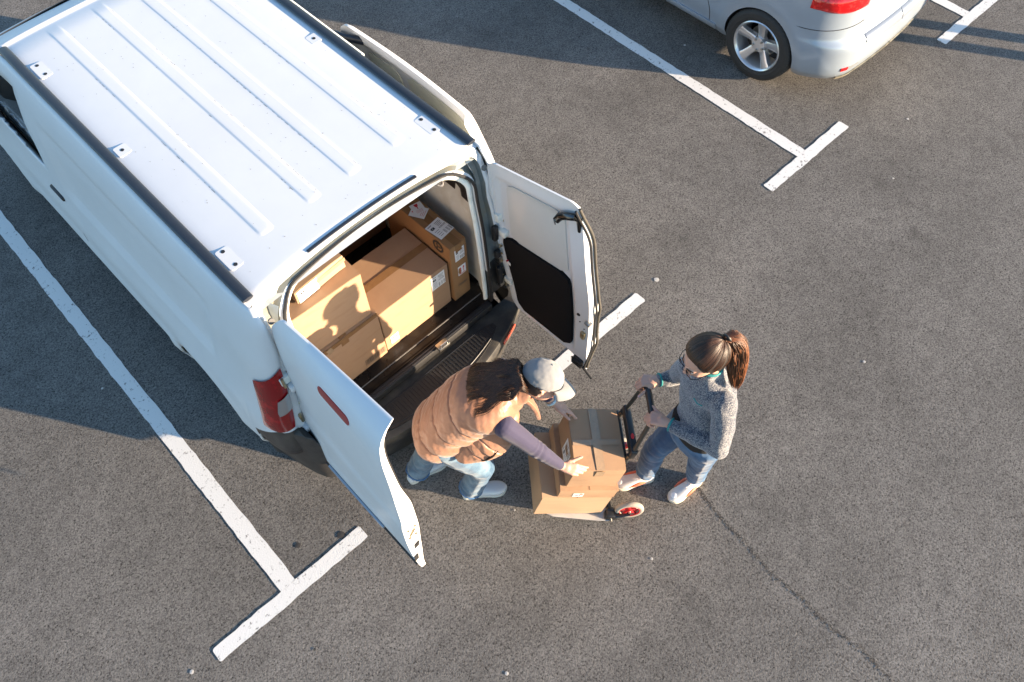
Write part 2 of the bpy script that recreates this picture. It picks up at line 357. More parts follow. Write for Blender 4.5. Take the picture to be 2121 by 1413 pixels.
for sgn in (-1, 1):
    cols = side(sgn); nu = len(cols)
    for c in cols:                     # a row of vertices exactly on the bumper top line and on the window sill
        Y = c[0][1]
        if 2.2 < Y < 3.3:
            j = min(range(len(c)), key=lambda q: abs(c[q][2]-1.10)); x, y, z = c[j]; c[j] = (x, y, 1.10)
            zt_ = ztop(Y)-.115; j2 = min(range(len(c)), key=lambda q: abs(c[q][2]-zt_)); x, y, z = c[j2]
            if j2 != j: c[j2] = (x, y, zt_)
    V = [p for c in cols for p in c]; F = []
    def hole(p):
        x, Y, z = p
        for yc in (.80, 3.45):
            if math.hypot(Y-yc, z-.32) < .345: return True
        if 2.36 < Y < 3.25 and z > 1.10 and z < ztop(Y)-.115 and (Y > 2.36+(1.60-z)*-.02): return (Y < 3.2)
        if sgn > 0 and 1.20 < Y < 2.02 and .42 < z < 1.655: return True
        return False
    for i, p in enumerate(V):          # snap to the arch circles
        for yc in (.80, 3.45):
            d = math.hypot(p[1]-yc, p[2]-.32)
            if abs(d-.345) < .03 and p[1] > .3: V[i] = (p[0], yc+(p[1]-yc)*.3455/d, .32+(p[2]-.32)*.3455/d)
    for i in range(nu-1):
        for k in range(ZN-1):
            q = (i*ZN+k, (i+1)*ZN+k, (i+1)*ZN+k+1, i*ZN+k+1)
            c = [sum(V[a][t] for a in q)/4 for t in range(3)]
            if hole(c): continue
            F.append(q if sgn < 0 else q[::-1])
    o = mesh_obj('side_panel', V, F, [white, bumper_m], van, smooth=True)
    bm = bmesh.new(); bm.from_mesh(o.data)
    for co_, no_ in (((0, 0, .845), (0, .95, 1)), ((0, .245, 0), (0, 1, 0))):
        gm_ = [f for f in bm.faces if f.calc_center_median().y < .30]; gm_ = gm_+list({e for f in gm_ for e in f.edges})+list({v for f in gm_ for v in f.verts})
        bmesh.ops.bisect_plane(bm, geom=gm_, plane_co=co_, plane_no=no_)
    bm.to_mesh(o.data); bm.free()
    for p in o.data.polygons:
        p.use_smooth = True
        if p.center.y < .245 and p.center.z < .845-.95*max(0, p.center.y): p.material_index = 1
    md = o.modifiers.new('t', 'SOLIDIFY'); md.thickness = .012; md.offset = -1
    md.use_even_offset = False
# roof, windscreen slope and bonnet
RIBS = [(-.433, -.361), (-.150, -.078), (.100, .172), (.386, .458)]
xs = np.unique(np.round(np.concatenate([np.linspace(-1, 1, 45)*.704] + [np.array([a-.008, a-.003, a+.003, a+.008]) for r in RIBS for a in r]), 4))
ys = list(np.unique(np.round(np.concatenate([np.linspace(.075, .34, 10), np.linspace(.341, .36, 7), np.linspace(.38, 2.45, 90), np.linspace(2.46, 2.75, 22)]), 4)))
def roof(x, Y):
    u = x/.704; hw = half(ztop(Y)-.005)
    if Y > 2.5: hw -= .0
    z = ztop(Y) + .016*(1-u**4) - .006*max(0, abs(u)-.93)/.07
    for a, b in RIBS:
        c = (a+b)/2; w = (b-a)/2
        yend = .352; d = w-abs(x-c)
        cy = sstep(-.004, .006, Y-yend - max(0, .02-d)*.6)*(1-sstep(2.36, 2.50, Y))
        z += .0028*sstep(-.006, .006, d)*cy
    z -= .007*(1-sstep(.075, .11, Y))*1.0
    z += .012*math.exp(-((Y-2.56)/.02)**2)
    return (u*hw, Y + .050*(1-u*u)*(1-sstep(.075, .40, Y)), z)
Vr, Fr = grid(len(xs), len(ys), lambda i, j: roof(xs[i], ys[j]))
o = mesh_obj('roof', Vr, [f[::-1] for f in Fr], white, van, smooth=True)
def hood(i, j):
    u = -1+2*i/24; Y = 2.75+1.45*j/40; z = ztop(Y); hw = half(z-.005)-.16*sstep(3.5, 4.2, Y)**1.5
    return (u*hw, Y, z+.03*(1-u*u))
Vh, Fh = grid(25, 41, hood)
Vh, Fh = grid(25, 24, lambda i, j: hood(i, j+17))
mesh_obj('bonnet', Vh, [f[::-1] for f in Fh], white, van, smooth=True)
Vq, Fq = grid(25, 18, hood); mesh_obj('windscreen', Vq, [f[::-1] for f in Fq], glass_d, van, smooth=True)
def nose(i, j):
    u = -1+2*i/24; k = j/16; z = lerp(.24, ztop(4.17)+.0, k); hw = half(z)-.16
    return (u*hw, 4.18+.12*(1-u*u)*math.sin(math.pi*min(1, k*1.1+.15)), z)
Vn, Fn = grid(25, 17, nose)
mesh_obj('front_panel', Vn, [f[::-1] for f in Fn], white, van, smooth=True)
box('underbody', (0, 2.2, .24), (1.66, 3.9, .18), plastic, van)  # set low to keep sunlight from passing beneath the van
box('shadow_skirt', (0, .16, .215), (1.58, .26, .17), plastic, van, bevel=.03, seg=2)  # skirt added under the bumper to fill in the van's ground shadow
for s in (-1, 1): box('shadow_flap', (s*.76, .42, .17), (.22, .012, .24), rubber, van)  # flaps added to block low sun behind the rear wheels
# roof side rails (black strips in the roof ditches)
for s in (-1, 1):
    path = [(s*.690, .095+.0*i, 1.792) for i in (0,)]
    for i in range(40):
        Y = .10+i*2.42/39; path.append((s*(.690-.004*sstep(2.2, 2.5, Y)), Y, ztop(Y)+.012-.0*i))
    bm = bmesh.new(); add_tube(bm, path[1:], 0.0285, 12, flat=0.36)
    bm_obj('roof_strip', bm, strip_m, van, autosmooth=60)
    # pressed mounting pads with bolt holes
    pads = [((-.617, .359, .150), (.411, .307)), ((-.612, 1.328, .085), (1.328,)), ((-.614, 2.186, .150), (2.234, 2.139))]
    for (px, py, ln), holes in pads:
        px = -s*px if s > 0 else px
        px = s*abs(px); zt = roof(px, py)[2]
        pl = prism('roof_mount', rrect(.075, ln, .014, 5, px, py), zt-.004, zt+.0028, white, van, bevel=.003)
        for hy in holes:
            ring = [(px+.0105*math.cos(a), hy+.0105*math.sin(a)) for a in np.linspace(0, 2*math.pi, 14, endpoint=False)]
            prism('bolt_hole', ring, zt+.0029, zt+.0038, rubber, pl)
# grime caught along the pressed ribs, a few specks elsewhere
V, F = [], []
for a, b in RIBS:
    for xe, dens in ((a-.004, .55), (b+.004, .35)):
        Y = .40
        while Y < 2.35:
            ln = random.uniform(.006, .035)
            if noise.noise((xe*9, Y*3.1, 5)) > .12-.3*dens+.1 and random.random() < .75:
                x = xe+random.uniform(-.0012, .0012); w = random.uniform(.0006, .0016); b0 = len(V)
                for xx, yy in ((x-w, Y), (x+w, Y+.002), (x+w*.6, Y+ln), (x-w*.8, Y+ln*.9)): q = roof(xx/1.0, yy); V.append((q[0], q[1], q[2]+.0008))
                F.append((b0, b0+1, b0+2, b0+3))
            Y += ln+random.uniform(.002, .03)
for k in range(150):
    x, Y = random.uniform(-.62, .62), random.uniform(.15, 2.4); r = random.uniform(.0012, .0032); b0 = len(V)
    for q in range(5): z_ = roof(x, Y); V.append((z_[0]+r*math.cos(q*1.256)*random.uniform(.6, 1.3), z_[1]+r*math.sin(q*1.256), z_[2]+.0012))
    F.append(tuple(range(b0, b0+5)))
tag(mesh_obj('grime', V, F, mat('rib_grime', (.20, .19, .165), .9), van), kind='stuff')
# dark rubber buffer strip on the roof's rear edge
bm = bmesh.new(); add_tube(bm, [(x, .088+.050*(1-(x/.704)**2), roof(x, .088)[2]+.0035) for x in np.linspace(-.335, .335, 14)], .010, 6, flat=.55)
bm_obj('edge_strip', bm, strip_m, van, autosmooth=60)

# rear door frame: channel between the outer corner and the opening
def contour(w_of_z, top, r, bot, n=10):
    out = [(-w_of_z(lerp(bot, top-r, i/n)), lerp(bot, top-r, i/n)) for i in range(n)]
    wt = w_of_z(top-r)
    out += [(-wt+r-r*math.cos(a), top-r+r*math.sin(a)) for a in np.linspace(0, math.pi/2, 9)]
    nx = 12; out += [(lerp(-wt+r, 0, i/nx), top) for i in range(1, nx+1)]
    return out + [(-x, z) for x, z in out[-2::-1]]
outer = contour(lambda z: corner(min(z, 1.79), 0)[0]+.004, 1.793, .07, .60)
inner = contour(lambda z: .625-.02*sstep(1.2, 1.6, z), 1.725, .15, .565)
prof = [(0, .0), (.16, -.006), (.28, -.002), (.36, .030), (.74, .036), (.84, .008), (1.0, .004), (1.0, .05)]
NV = len(prof)
def ytop(x, z): return yrear(z)+.090*sstep(1.58, 1.72, z)*(1-.85*min(1, abs(x)/.66)**2)
def ringv(i, j):
    (xo, zo), (xi, zi) = outer[i], inner[i]; f, dy = prof[j]
    if zo > 1.70: zo = min(zo, roof(max(-1, min(1, xo/.704))*.704, .075)[2]+.0005)
    x, z = lerp(xo, xi, f), lerp(zo, zi, f); u = abs(x)/.7
    uo = min(1, abs(xo)/.704); base = lerp(lerp(yrear(zo), .0755+.050*(1-uo*uo), sstep(1.69, 1.755, zo)), ytop(x, zi), f)
    return (x, base+dy, z)
Vf, Ff = grid(len(outer), NV, ringv)
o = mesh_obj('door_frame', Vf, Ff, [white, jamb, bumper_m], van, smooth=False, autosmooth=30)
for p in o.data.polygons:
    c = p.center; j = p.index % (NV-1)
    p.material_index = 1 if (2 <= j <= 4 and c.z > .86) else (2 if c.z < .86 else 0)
# rubber seal round the opening
sl = [(x, ytop(x, z)-.002, z) for x, z in contour(lambda z: .629-.02*sstep(1.2, 1.6, z), 1.729, .152, .585)]
tube('door_seal', sl, .0095, rubber, van, n=7)
# pale inner trim edge just inside the seal
sl2 = [(x, ytop(x, z)+.03, z) for x, z in contour(lambda z: .607-.02*sstep(1.2, 1.6, z), 1.708, .14, .60)]
tube('inner_trim', sl2, .013, whin, van, n=7, flat=1.3)
tube('courtesy_lamp', [(-.12, .135, 1.685), (.30, .125, 1.685)], .006, clearlens, van, n=6)
hp = [(.13+.045*t, .10-.03*math.sin(t*math.pi), 1.675) for t in np.linspace(0, 1, 7)]
tube('grab_hook', [(x+.30, y+.005, z-.005) for x, y, z in hp], .006, clearlens, van, n=6)

# load space
floor_z = .575
fl = box('load_floor', (0, 1.0, floor_z-.01), (1.30, 2.06, .02), matfloor, van)
for k, y in enumerate((.055, .075)):
    pass
# lengthwise seam and shallow pressed ribs of the floor mat
box('floor_seam', (.02, .035, floor_z+.0035), (1.2, .006, .005), carpet, van)
for s in (-1, 1):
    # lining with wheel-arch bulge
    def lin(i, j):
        Y = .02+1.98*i/40; z = floor_z+(1.72-floor_z)*j/24
        x = min(half(z)-.07, .70)-.02
        x -= .13*math.exp(-((Y-.72)/.34)**4)*(1-sstep(.80, .95, z))
        x -= .05*(1-sstep(.02, .14, Y))
        x += .05*sstep(1.15, 1.28, z)*(1-sstep(1.5, 1.6, z))*sstep(.2, .3, Y)
        return (s*x, Y, z)
    Vl, Fl = grid(41, 25, lin)
    o = mesh_obj('side_lining', Vl, Fl if s > 0 else [f[::-1] for f in Fl], [whin, plastic], van, smooth=True)
    for p in o.data.polygons:
        c = p.center
        if .10 < c.y < 1.9 and c.z > 1.30-.10*c.y and c.z < 1.64: p.material_index = 1
def ceil(i, j):
    u = -1+2*i/16; Y = .06+1.95*j/16; return (u*.68, Y, 1.715+.02*(1-u*u))
Vc, Fc = grid(17, 17, ceil); mesh_obj('ceiling_lining', Vc, Fc, whin, van, smooth=True)
box('bulkhead', (0, 2.02, 1.15), (1.40, .03, 1.18), carpet, van)
# cabin: seats and wheel seen through the side window
for s in (-1, 1):
    sb = box('cab_seat', (s*.40, 2.45, .95), (.48, .14, .75), plastic, van, rot=Matrix.Rotation(R_(-12), 4, 'X'), bevel=.05, seg=3)
    box('cab_seat', (s*.40, 2.75, .62), (.48, .5, .18), plastic, van, bevel=.05, seg=3)
tube('steering_wheel', [(-.40+.18*math.cos(a), 3.05+.06*math.sin(a), 1.02+.17*math.sin(a)) for a in np.linspace(0, 2*math.pi, 25)[:-1]], .014, rubber, van, closed=True)
# side windows
for s in (-1, 1):
    def win(i, j):
        Y = 2.30+1.0*i/12; t = j/8; z = lerp(1.085, max(1.10, min(1.66, ztop(Y)-.09)), t); return (s*(half(z)-.022), Y, z)
    Vw, Fw = grid(13, 9, win); w = mesh_obj('side_window', Vw, Fw if s > 0 else [f[::-1] for f in Fw], glass_d, van, smooth=True)
    tube('window_seal', [(s*(half(1.093)-.004), Y, 1.093) for Y in np.linspace(2.30, 3.25, 10)], .010, rubber, w, n=6)
    # door handle and door gaps
    h = box('door_handle', (s*(half(.93)+.012), 2.30, .93), (.030, .17, .032), plastic, van, bevel=.010, seg=2)
    gap = []
    for t in np.linspace(0, 1, 26):
        z = lerp(1.745, .34, t); Y = 2.30-.16*math.sin(min(1, t*2.2)*math.pi/2)+.10*max(0, t-.25); gap.append((s*(half(z)+.0012), Y, z))
    tube('door_gap', gap, .0026, rubber, van, n=5)
    # side moulding crease line along the body
    gap = [(s*(half(1.60)+.001), Y, 1.60+.0*Y) for Y in np.linspace(.30, 2.16, 30)]
    tube('panel_seam', gap, .0016, strip_m, van, n=5)
    # sill trim
    tube('sill_trim', [(s*(half(.30)+.002), Y, .29) for Y in np.linspace(1.2, 3.0, 12)], .022, plastic, van, n=8)
    mir = box('door_mirror', (s*1.03, 3.28, 1.13), (.20, .09, .22), plastic, van, bevel=.03, seg=3)
    # wheels and arches
    for yc in (.80, 3.45):
        bm = bmesh.new(); A = np.linspace(-.15, math.pi+.15, 26)
        pr = []
        for k, a in enumerate(A):
            for xx in (.62, .925): pr.append(bm.verts.new((s*(xx if xx < .9 else min(half(.32+.345*math.sin(a)), .94)-.003), yc+.345*math.cos(a), .32+.345*math.sin(a))))
        for k in range(len(A)-1): bm.faces.new((pr[2*k], pr[2*k+1], pr[2*k+3], pr[2*k+2]))
        bm_obj('wheel_arch', bm, plastic, van)
def wheel(name, parent, c, r, w, tyre_m, rim_m, side_s, rim_r, spokes=5, hubm=None, phase=0.0):
    """tyre with tread and a spoked alloy rim; axis along x"""
    wh = bpy.data.objects.new(name, None); COL.objects.link(wh); wh.parent = parent; wh.location = c
    nseg = 72; pf = [(-.5, rim_r), (-.52, rim_r+.012), (-.56, rim_r+.03), (-.55, r-.035), (-.50, r-.014), (-.43, r-.003), (-.20, r), (-.19, r-.007), (-.15, r-.007), (-.14, r), (0, r+.001), (.14, r), (.15, r-.007), (.19, r-.007), (.20, r), (.43, r-.003), (.50, r-.014), (.55, r-.035), (.56, rim_r+.03), (.52, rim_r+.012), (.5, rim_r)]
    Vt, Ft = [], []
    for i in range(nseg*2):
        a = 2*math.pi*i/(nseg*2); gr_ = (i % 2 == 0)
        for x, rad in pf:
            rr = rad-(.006 if (gr_ and abs(x) > .22 and rad > r-.03) else 0)
            Vt.append((x*w, rr*math.cos(a), rr*math.sin(a)))
    n = len(pf)
    for i in range(nseg*2):
        for j in range(n-1): Ft.append((i*n+j, ((i+1) % (nseg*2))*n+j, ((i+1) % (nseg*2))*n+j+1, i*n+j+1))
    mesh_obj('tyre', Vt, Ft, tyre_m, wh, autosmooth=28)
    bm = bmesh.new()
    # barrel and lip
    prof2 = [(side_s*.50*w, rim_r+.004), (side_s*.535*w, rim_r-.004), (side_s*.50*w, rim_r-.014), (side_s*.38*w, rim_r-.022), (-side_s*.35*w, rim_r-.04)]
    rings = [[bm.verts.new((x, rad*math.cos(2*math.pi*k/64), rad*math.sin(2*math.pi*k/64))) for k in range(64)] for x, rad in prof2]
    for A, B in zip(rings[:-1], rings[1:]):
        for k in range(64): bm.faces.new((A[k], A[(k+1) % 64], B[(k+1) % 64], B[k]))
    bm_obj('rim', bm, rim_m, wh, autosmooth=40)
    for q in range(spokes):
        a = phase+2*math.pi*q/spokes; bm = bmesh.new()
        # tapered spoke, wider outwards at the rim and raised edges
        st = [(.055, .030, .30), (.10, .030, .34), (rim_r*.72, .034, .42), (rim_r-.012, .044, .47)]
        rows = []
        for rad, hw, xx in st:
            sec = [(-hw, xx-.22), (-hw, xx-.03), (-hw*.72, xx), (hw*.72, xx), (hw, xx-.03), (hw, xx-.22)]
            rows.append([bm.verts.new((side_s*x_*w, rad*math.cos(a)-t*math.sin(a), rad*math.sin(a)+t*math.cos(a))) for t, x_ in sec])
        for A, B in zip(rows[:-1], rows[1:]):
            for k in range(6): bm.faces.new((A[k], A[(k+1) % 6], B[(k+1) % 6], B[k]))
        bm.faces.new(rows[0]); bm.faces.new(rows[-1])
        bm_obj('spoke', bm, rim_m, wh, autosmooth=35)
    bm = bmesh.new(); r0 = bmesh.ops.create_cone(bm, cap_ends=True, segments=32, radius1=.073, radius2=.062, depth=.05*w/.2)
    bmesh.ops.transform(bm, matrix=Matrix.Translation((side_s*.24*w, 0, 0)) @ Matrix.Rotation(side_s*math.pi/2, 4, 'Y'), verts=bm.verts)
    hb = bm_obj('hub', bm, rim_m, wh, autosmooth=40)
    for q in range(5):
        a = phase+2*math.pi*(q+.5)/5; bm = bmesh.new(); r0 = bmesh.ops.create_cone(bm, cap_ends=True, segments=12, radius1=.0115, radius2=.009, depth=.026)
        bmesh.ops.transform(bm, matrix=Matrix.Translation((side_s*(.24*w+.03), .048*math.cos(a), .048*math.sin(a))) @ Matrix.Rotation(side_s*math.pi/2, 4, 'Y'), verts=bm.verts)
        bm_obj('wheel_nut', bm, steel, wh, autosmooth=30)
    bm = bmesh.new(); bmesh.ops.create_cone(bm, cap_ends=True, segments=40, radius1=.13, radius2=.13, depth=.012)
    bmesh.ops.transform(bm, matrix=Matrix.Translation((-side_s*.05*w, 0, 0)) @ Matrix.Rotation(math.pi/2, 4, 'Y'), verts=bm.verts)
    bm_obj('brake_disc', bm, steel, wh, autosmooth=30)
    return wh
tyre_m = mat('tyre_rubber', (0.018, 0.018, 0.018), 0.75, var=0.2, vscale=30)
alloy = mat('alloy_grey', (0.55, 0.56, 0.58), 0.3, 0.75, var=0.03, vscale=20, coat=0.2)
for s in (-1, 1):
    for yc in (.80, 3.45): wheel('wheel', van, (s*.79, yc, .32), .32, .195, tyre_m, steel, s, .20, phase=.3)

# tail lamps
def lamp(s, nm='tail_lamp'):
    def f(i, j):
        t = i/16; k = j/12; z = lerp(.850+.035*(1-t), lerp(1.375, 1.245, t), k)
        ins = .0; x, y = corner(z, lerp(.02, .66, t)*1.0)
        # outward bulge
        b = .018+.020*math.sin(math.pi*min(1, max(0, k*.96+.02)))**.4*math.sin(math.pi*(.06+.9*t))**.5
        nx, ny = math.sin(t*math.pi/2), -math.cos(t*math.pi/2)
        if k < .3: y += .0
        zz = z
        return (s*(x+b*nx), y+b*ny, zz)
    Vt, Ft = grid(17, 13, f)
    o = mesh_obj(nm, Vt, Ft if s < 0 else [q[::-1] for q in Ft], redlens, van, smooth=True)
    # clear reversing lens
    def g2(i, j):
        t = lerp(.0, .42-.10*abs(j/8-.3), i/6); k = lerp(.36, .62, j/8); x, y, z = f(16*t, 12*k); nx, ny = math.sin(t*math.pi/2), -math.cos(t*math.pi/2)
        return (x+s*.006*nx, y+.006*ny-.002, z)
    Vg, Fg = grid(7, 9, g2); mesh_obj('reversing_lens', Vg, Fg if s < 0 else [q[::-1] for q in Fg], clearlens, o, smooth=True)
    return o
for s in (-1, 1): lamp(s)

# rear bumper with ribbed step on top
def bump_out(x):   # outer edge line in plan
    u = abs(x)/.925
    return -.350+.27*u*u+.36*max(0, (u-.84)/.16)**2
bm = bmesh.new(); secs = []
X = list(np.linspace(-.93, .93, 61))
for x in X:
    yo = bump_out(x); e = sstep(.70, .93, abs(x)); yi = lerp(-.05, .26, sstep(.78, .93, abs(x)))
    hz = (lerp(.480, .835, sstep(.70, .79, -x))-.22*sstep(.82, .93, -x) if x < 0 else lerp(.480, .62, sstep(.86, .92, x))); xx = x
    pf = [(yi, hz), (lerp(yi, yo, .88), hz-.004), (lerp(yi, yo, .96), hz-.012), (yo, hz-.035), (yo+.004, .40), (yo+.020, .30), (yo+.035, .215), (yi, .20)]
    secs.append([bm.verts.new((xx-(.0 if k < 5 else .02)*np.sign(x)*e, y, z)) for k, (y, z) in enumerate(pf)])
for A, B in zip(secs[:-1], secs[1:]):
    for k in range(7): bm.faces.new((A[k], A[k+1], B[k+1], B[k]))
bumper = bm_obj('rear_bumper', bm, bumper_m, van, autosmooth=38)
# step surface between floor edge and bumper
box('load_sill', (0, -.035, .540), (1.24, .075, .06), plastic, van, bevel=.008, seg=2)
for k in range(4): box('sill_rib', (0, -.058+.016*k, .5725), (1.10, .006, .005), strip_m, van)
PX = [-.56+.0233*k for k in range(49)]
ppoly = [(x, bump_out(x)+.050+.03*(abs(x)/.56)**6) for x in PX]+[(x, -.105-.03*(abs(x)/.56)**6) for x in PX[::-1]]
pad = prism('step_pad', ppoly, .4785, .484, plastic, van)
for k in range(46):
    x = -.53+k*.0235; ya, yb = -.130, max(bump_out(x)+.085, -.26)
    o = box('tread_rib', (x, (ya+yb)/2, .4855), (.004, abs(ya-yb), .003), strip_m, pad)
box('tread_rib', (-.01, -.115, .4855), (1.04, .004, .003), strip_m, pad); tube('tread_rib', [(x, bump_out(x)+.070, .4850) for x in PX[2:-2]], .0022, strip_m, pad, n=4)
for x in (.60, -.60): prism('bumper_reflector', rrect(.16, .04, .012, 4), 0, .006, mat('orange_red_reflector', (.62, .09, .05), .25, coat=.5), bumper, M=Matrix.Translation((x, bump_out(x)-.002, .425)) @ Matrix.Rotation(R_(20)*np.sign(x), 4, 'Z') @ Matrix.Rotation(R_(90), 4, 'X'))
lt = box('door_latch', (.19, -.085, .585), (.085, .05, .03), steel, van, bevel=.006, seg=2)
tube('striker', [(.165, -.10, .595), (.165, -.10, .622), (.215, -.10, .622), (.215, -.10, .595)], .005, steel, lt, n=6)
# right rear corner hardware: plugged hole, bracket, wiring
def disc(name, c, nrm, r, m_, parent, th=.004, n=20):
    M = Matrix.Translation(c) @ Vector(nrm).to_track_quat('Z', 'Y').to_matrix().to_4x4()
    return prism(name, [(r*math.cos(a), r*math.sin(a)) for a in np.linspace(0, 2*math.pi, n, endpoint=False)], 0, th, m_, parent, M=M)
disc('hole_plug', (.668, -.006, 1.70), (.05, -1, .35), .016, carpet, van, .009)
disc('hole_plug', (-.668, -.006, 1.70), (-.05, -1, .35), .016, carpet, van, .009)
for s in (-1, 1):
    bm = bmesh.new()
    for z0, h_ in ((1.16, .12), (.98, .06), (.78, .16)):
        add_box(bm, (s*(.705), yrear(z0)-.008, z0), (.035, .03, h_), bevel=.005)
    bm_obj('cable_cover', bm, rubber, van)
    for z0 in (1.28, .90, .66):
        hg = box('door_hinge', (s*.742, -.03, z0), (.055, .04, .060), whin if z0 > 1 else steel, van, bevel=.006, seg=2)
        tube('hinge_pin', [(s*.758, -.052, z0-.04), (s*.758, -.052, z0+.04)], .008, brass, hg, n=8)
    for k in range(5):
        z0 = .74+.07*k; tube('latch_clip', [(s*.722, -.042, z0), (s*.735, -.055, z0+.015), (s*.722, -.042, z0+.03)], .0045, brass, van, n=5)
# ------------------------------------------------------------------ open rear doors and the slid-back side door
def shell(name, outer_f, inner_f, zt, zb, nS, nZ, m_, parent, mi=None):
    """closed door shell between two surfaces f(s, z); zt/zb give the top and bottom edge over s"""
    V, F = [], []; n = nS*nZ
    for f in (outer_f, inner_f):
        for i in range(nS):
            s = i/(nS-1)
            for k in range(nZ):
                z = lerp(zb(s), zt(s), k/(nZ-1)); V.append(f(s, z))
    for i in range(nS-1):
        for k in range(nZ-1):
            a = i*nZ+k; F.append((a, a+nZ, a+nZ+1, a+1)); F.append((n+a, n+a+1, n+a+nZ+1, n+a+nZ))
    for i in range(nS-1):
        for k in (0, nZ-1):
            a = i*nZ+k; q = (a, n+a, n+a+nZ, a+nZ); F.append(q if k == 0 else q[::-1])
    for k in range(nZ-1):
        for i in (0, nS-1):
            a = i*nZ+k; q = (a, a+1, n+a+1, n+a); F.append(q if i == 0 else q[::-1])
    return mesh_obj(name, V, F, m_, parent, autosmooth=42)
def patch(name, P, s0, s1, z0, z1, m_, parent, off=0.0, th=.004, r=.03, n=22, zf=None, bulge=0):
    """rounded panel laid on a door surface P(s, z, off)"""
    W = abs((Vector(P(s1, z0, 0))-Vector(P(s0, z0, 0))).length); H = abs(z1-z0); rx, rz = r/W, r/H
    def prm(u, v):  # rounded rectangle mapping of the unit square
        cu, cv = u*2-1, v*2-1
        kx = 1-rx*2*(1-math.sqrt(max(0, 1-max(0, (abs(cv)-(1-2*rz))/(2*rz))**2))) if abs(cv) > 1-2*rz else 1
        return (cu*kx+1)/2, v
    V, F = [], []
    for o_ in (off+th, off):
        for i in range(n):
            for k in range(n):
                u, v = prm(i/(n-1), k/(n-1)); s = lerp(s0, s1, u); z = lerp(z0, z1, v) + (zf(u, v) if zf else 0)
                V.append(P(s, z, o_ + (bulge*math.sin(math.pi*min(1, max(0, v)))**.5*math.sin(math.pi*u)**.35 if o_ == off+th else 0)))
    m2 = n*n
    for i in range(n-1):
        for k in range(n-1):
            a = i*n+k; F.append((a, a+n, a+n+1, a+1)); F.append((m2+a, m2+a+1, m2+a+n+1, m2+a+n))
    for i in range(n-1):
        for k in (0, n-1): a = i*n+k; F.append((a, m2+a, m2+a+n, a+n))
    for k in range(n-1):
        for i in (0, n-1): a = i*n+k; F.append((a, a+1, m2+a+1, m2+a))
    return mesh_obj(name, V, F, m_, parent, autosmooth=45)

# ---- left rear door, swung out past the tail lamp; its outer skin faces the camera's left
LXo = knots([(.42, -.755), (.50, -.782), (.80, -.795), (1.0, -.790), (1.3, -.768), (1.5, -.752), (1.6, -.740), (1.68, -.715), (1.73, -.672), (1.765, -.612)])
LYt = knots([(.42, -1.00), (.55, -.965), (.8, -.95), (1.1, -.935), (1.4, -.905), (1.6, -.86), (1.765, -.812)])
LTh = knots([(.42, .012), (.55, .045), (.70, .070), (.95, .092), (1.15, .085), (1.40, .045), (1.60, .030), (1.765, .010)])
def lY(s, z): return lerp(-.020, LYt(z), s)
LXh = knots([(.42, -.765), (.62, -.755), (1.0, -.730), (1.25, -.714), (1.6, -.694), (1.71, -.676), (1.765, -.655)])
def lsh(s, z): return (LXh(z)-LXo(z))*(1-s**.62)
def l_out(s, z):
    x = LXo(z)+lsh(s, z)
    pass
    x += .006*sstep(1.02, 1.06, z)*(1-sstep(1.06, 1.30, z))*1.0
    x += .010*(sstep(.62, .66, z)-sstep(.50, .56, z))*0
    d = sstep(.60, .63, z)*(1-sstep(.88, .92, z))*sstep(.15, .2, s)*(1-sstep(.80, .86, s)); x += .008*d   # number-plate recess
    return (x, lY(s, z), z)
def l_in(s, z):
    x = LXo(z)+lsh(s, z)
    th = lerp(.045, LTh(z), sstep(.75, .97, s)) if z < 1.70 else lerp(.012, LTh(z), s)
    return (x+th, lY(s, z)+(.0), z)
dl = shell('rear_door', l_out, l_in, lambda s: 1.765-.09*(1-min(1, s/.10))**2, lambda s: .515-.045*sstep(.86, 1.0, s), 41, 46, white, van)
dl['label'] = 'wider rear door seen from outside'
bl = patch('brake_light', lambda s, z, o: (l_out(s, z)[0]-o, l_out(s, z)[1], z), .455, .735, 1.607, 1.660, redrefl, dl, off=-.001, th=.004, r=.024, n=14)
# slim handle rail and black moulding along the lower edge of the outer skin
pts = [(l_out(s, .512)[0]-.006, lY(s, .512), .512) for s in np.linspace(.18, .70, 14)]
tube('door_moulding', pts, .010, mat('blue_grey_trim', (.20, .24, .30), .3, coat=.4), dl, n=7)
pts = [(l_out(s, .492)[0]-.002, lY(s, .492), .492) for s in np.linspace(.10, .98, 20)]
tube('edge_seal', pts, .009, rubber, dl, n=7)
pts = [(l_in(.995, z)[0]+.004, l_in(.995, z)[1]+.002, z) for z in np.linspace(.44, 1.70, 30)]
tube('edge_seal', pts, .006, rubber, dl, n=6)
# latch plate and holes on the closing edge
def lp(z, t, out=.002): x0 = l_out(1, z)[0]; x1 = l_in(1, z)[0]; return (lerp(x0, x1, t), lY(1, z)-out, z)
bm = bmesh.new()
lt = prism('latch_slot', rrect(.012, .06, .004, 4), 0, .004, brass, dl, M=Matrix.Translation(lp(.905, .50)) @ Matrix.Rotation(R_(38), 4, 'Y') @ Matrix.Rotation(R_(90), 4, 'X'))
for dz, t in ((.045, .30), (.045, .75), (-.04, .28), (-.045, .72)):
    disc('screw', lp(.905+dz, t), (0, -1, 0), .0075, brass, lt, .003, 10)
prism('latch_opening', [(-.017, -.028), (.010, -.022), (.020, .030), (-.010, .020)], 0, .003, rubber, dl, M=Matrix.Translation(lp(.735, .60)) @ Matrix.Rotation(R_(90), 4, 'X'))
prism('latch_opening', [(-.020, -.040), (.008, -.030), (.014, .035), (-.012, .030)], 0, .003, rubber, dl, M=Matrix.Translation(lp(.60, .25)) @ Matrix.Rotation(R_(90), 4, 'X'))
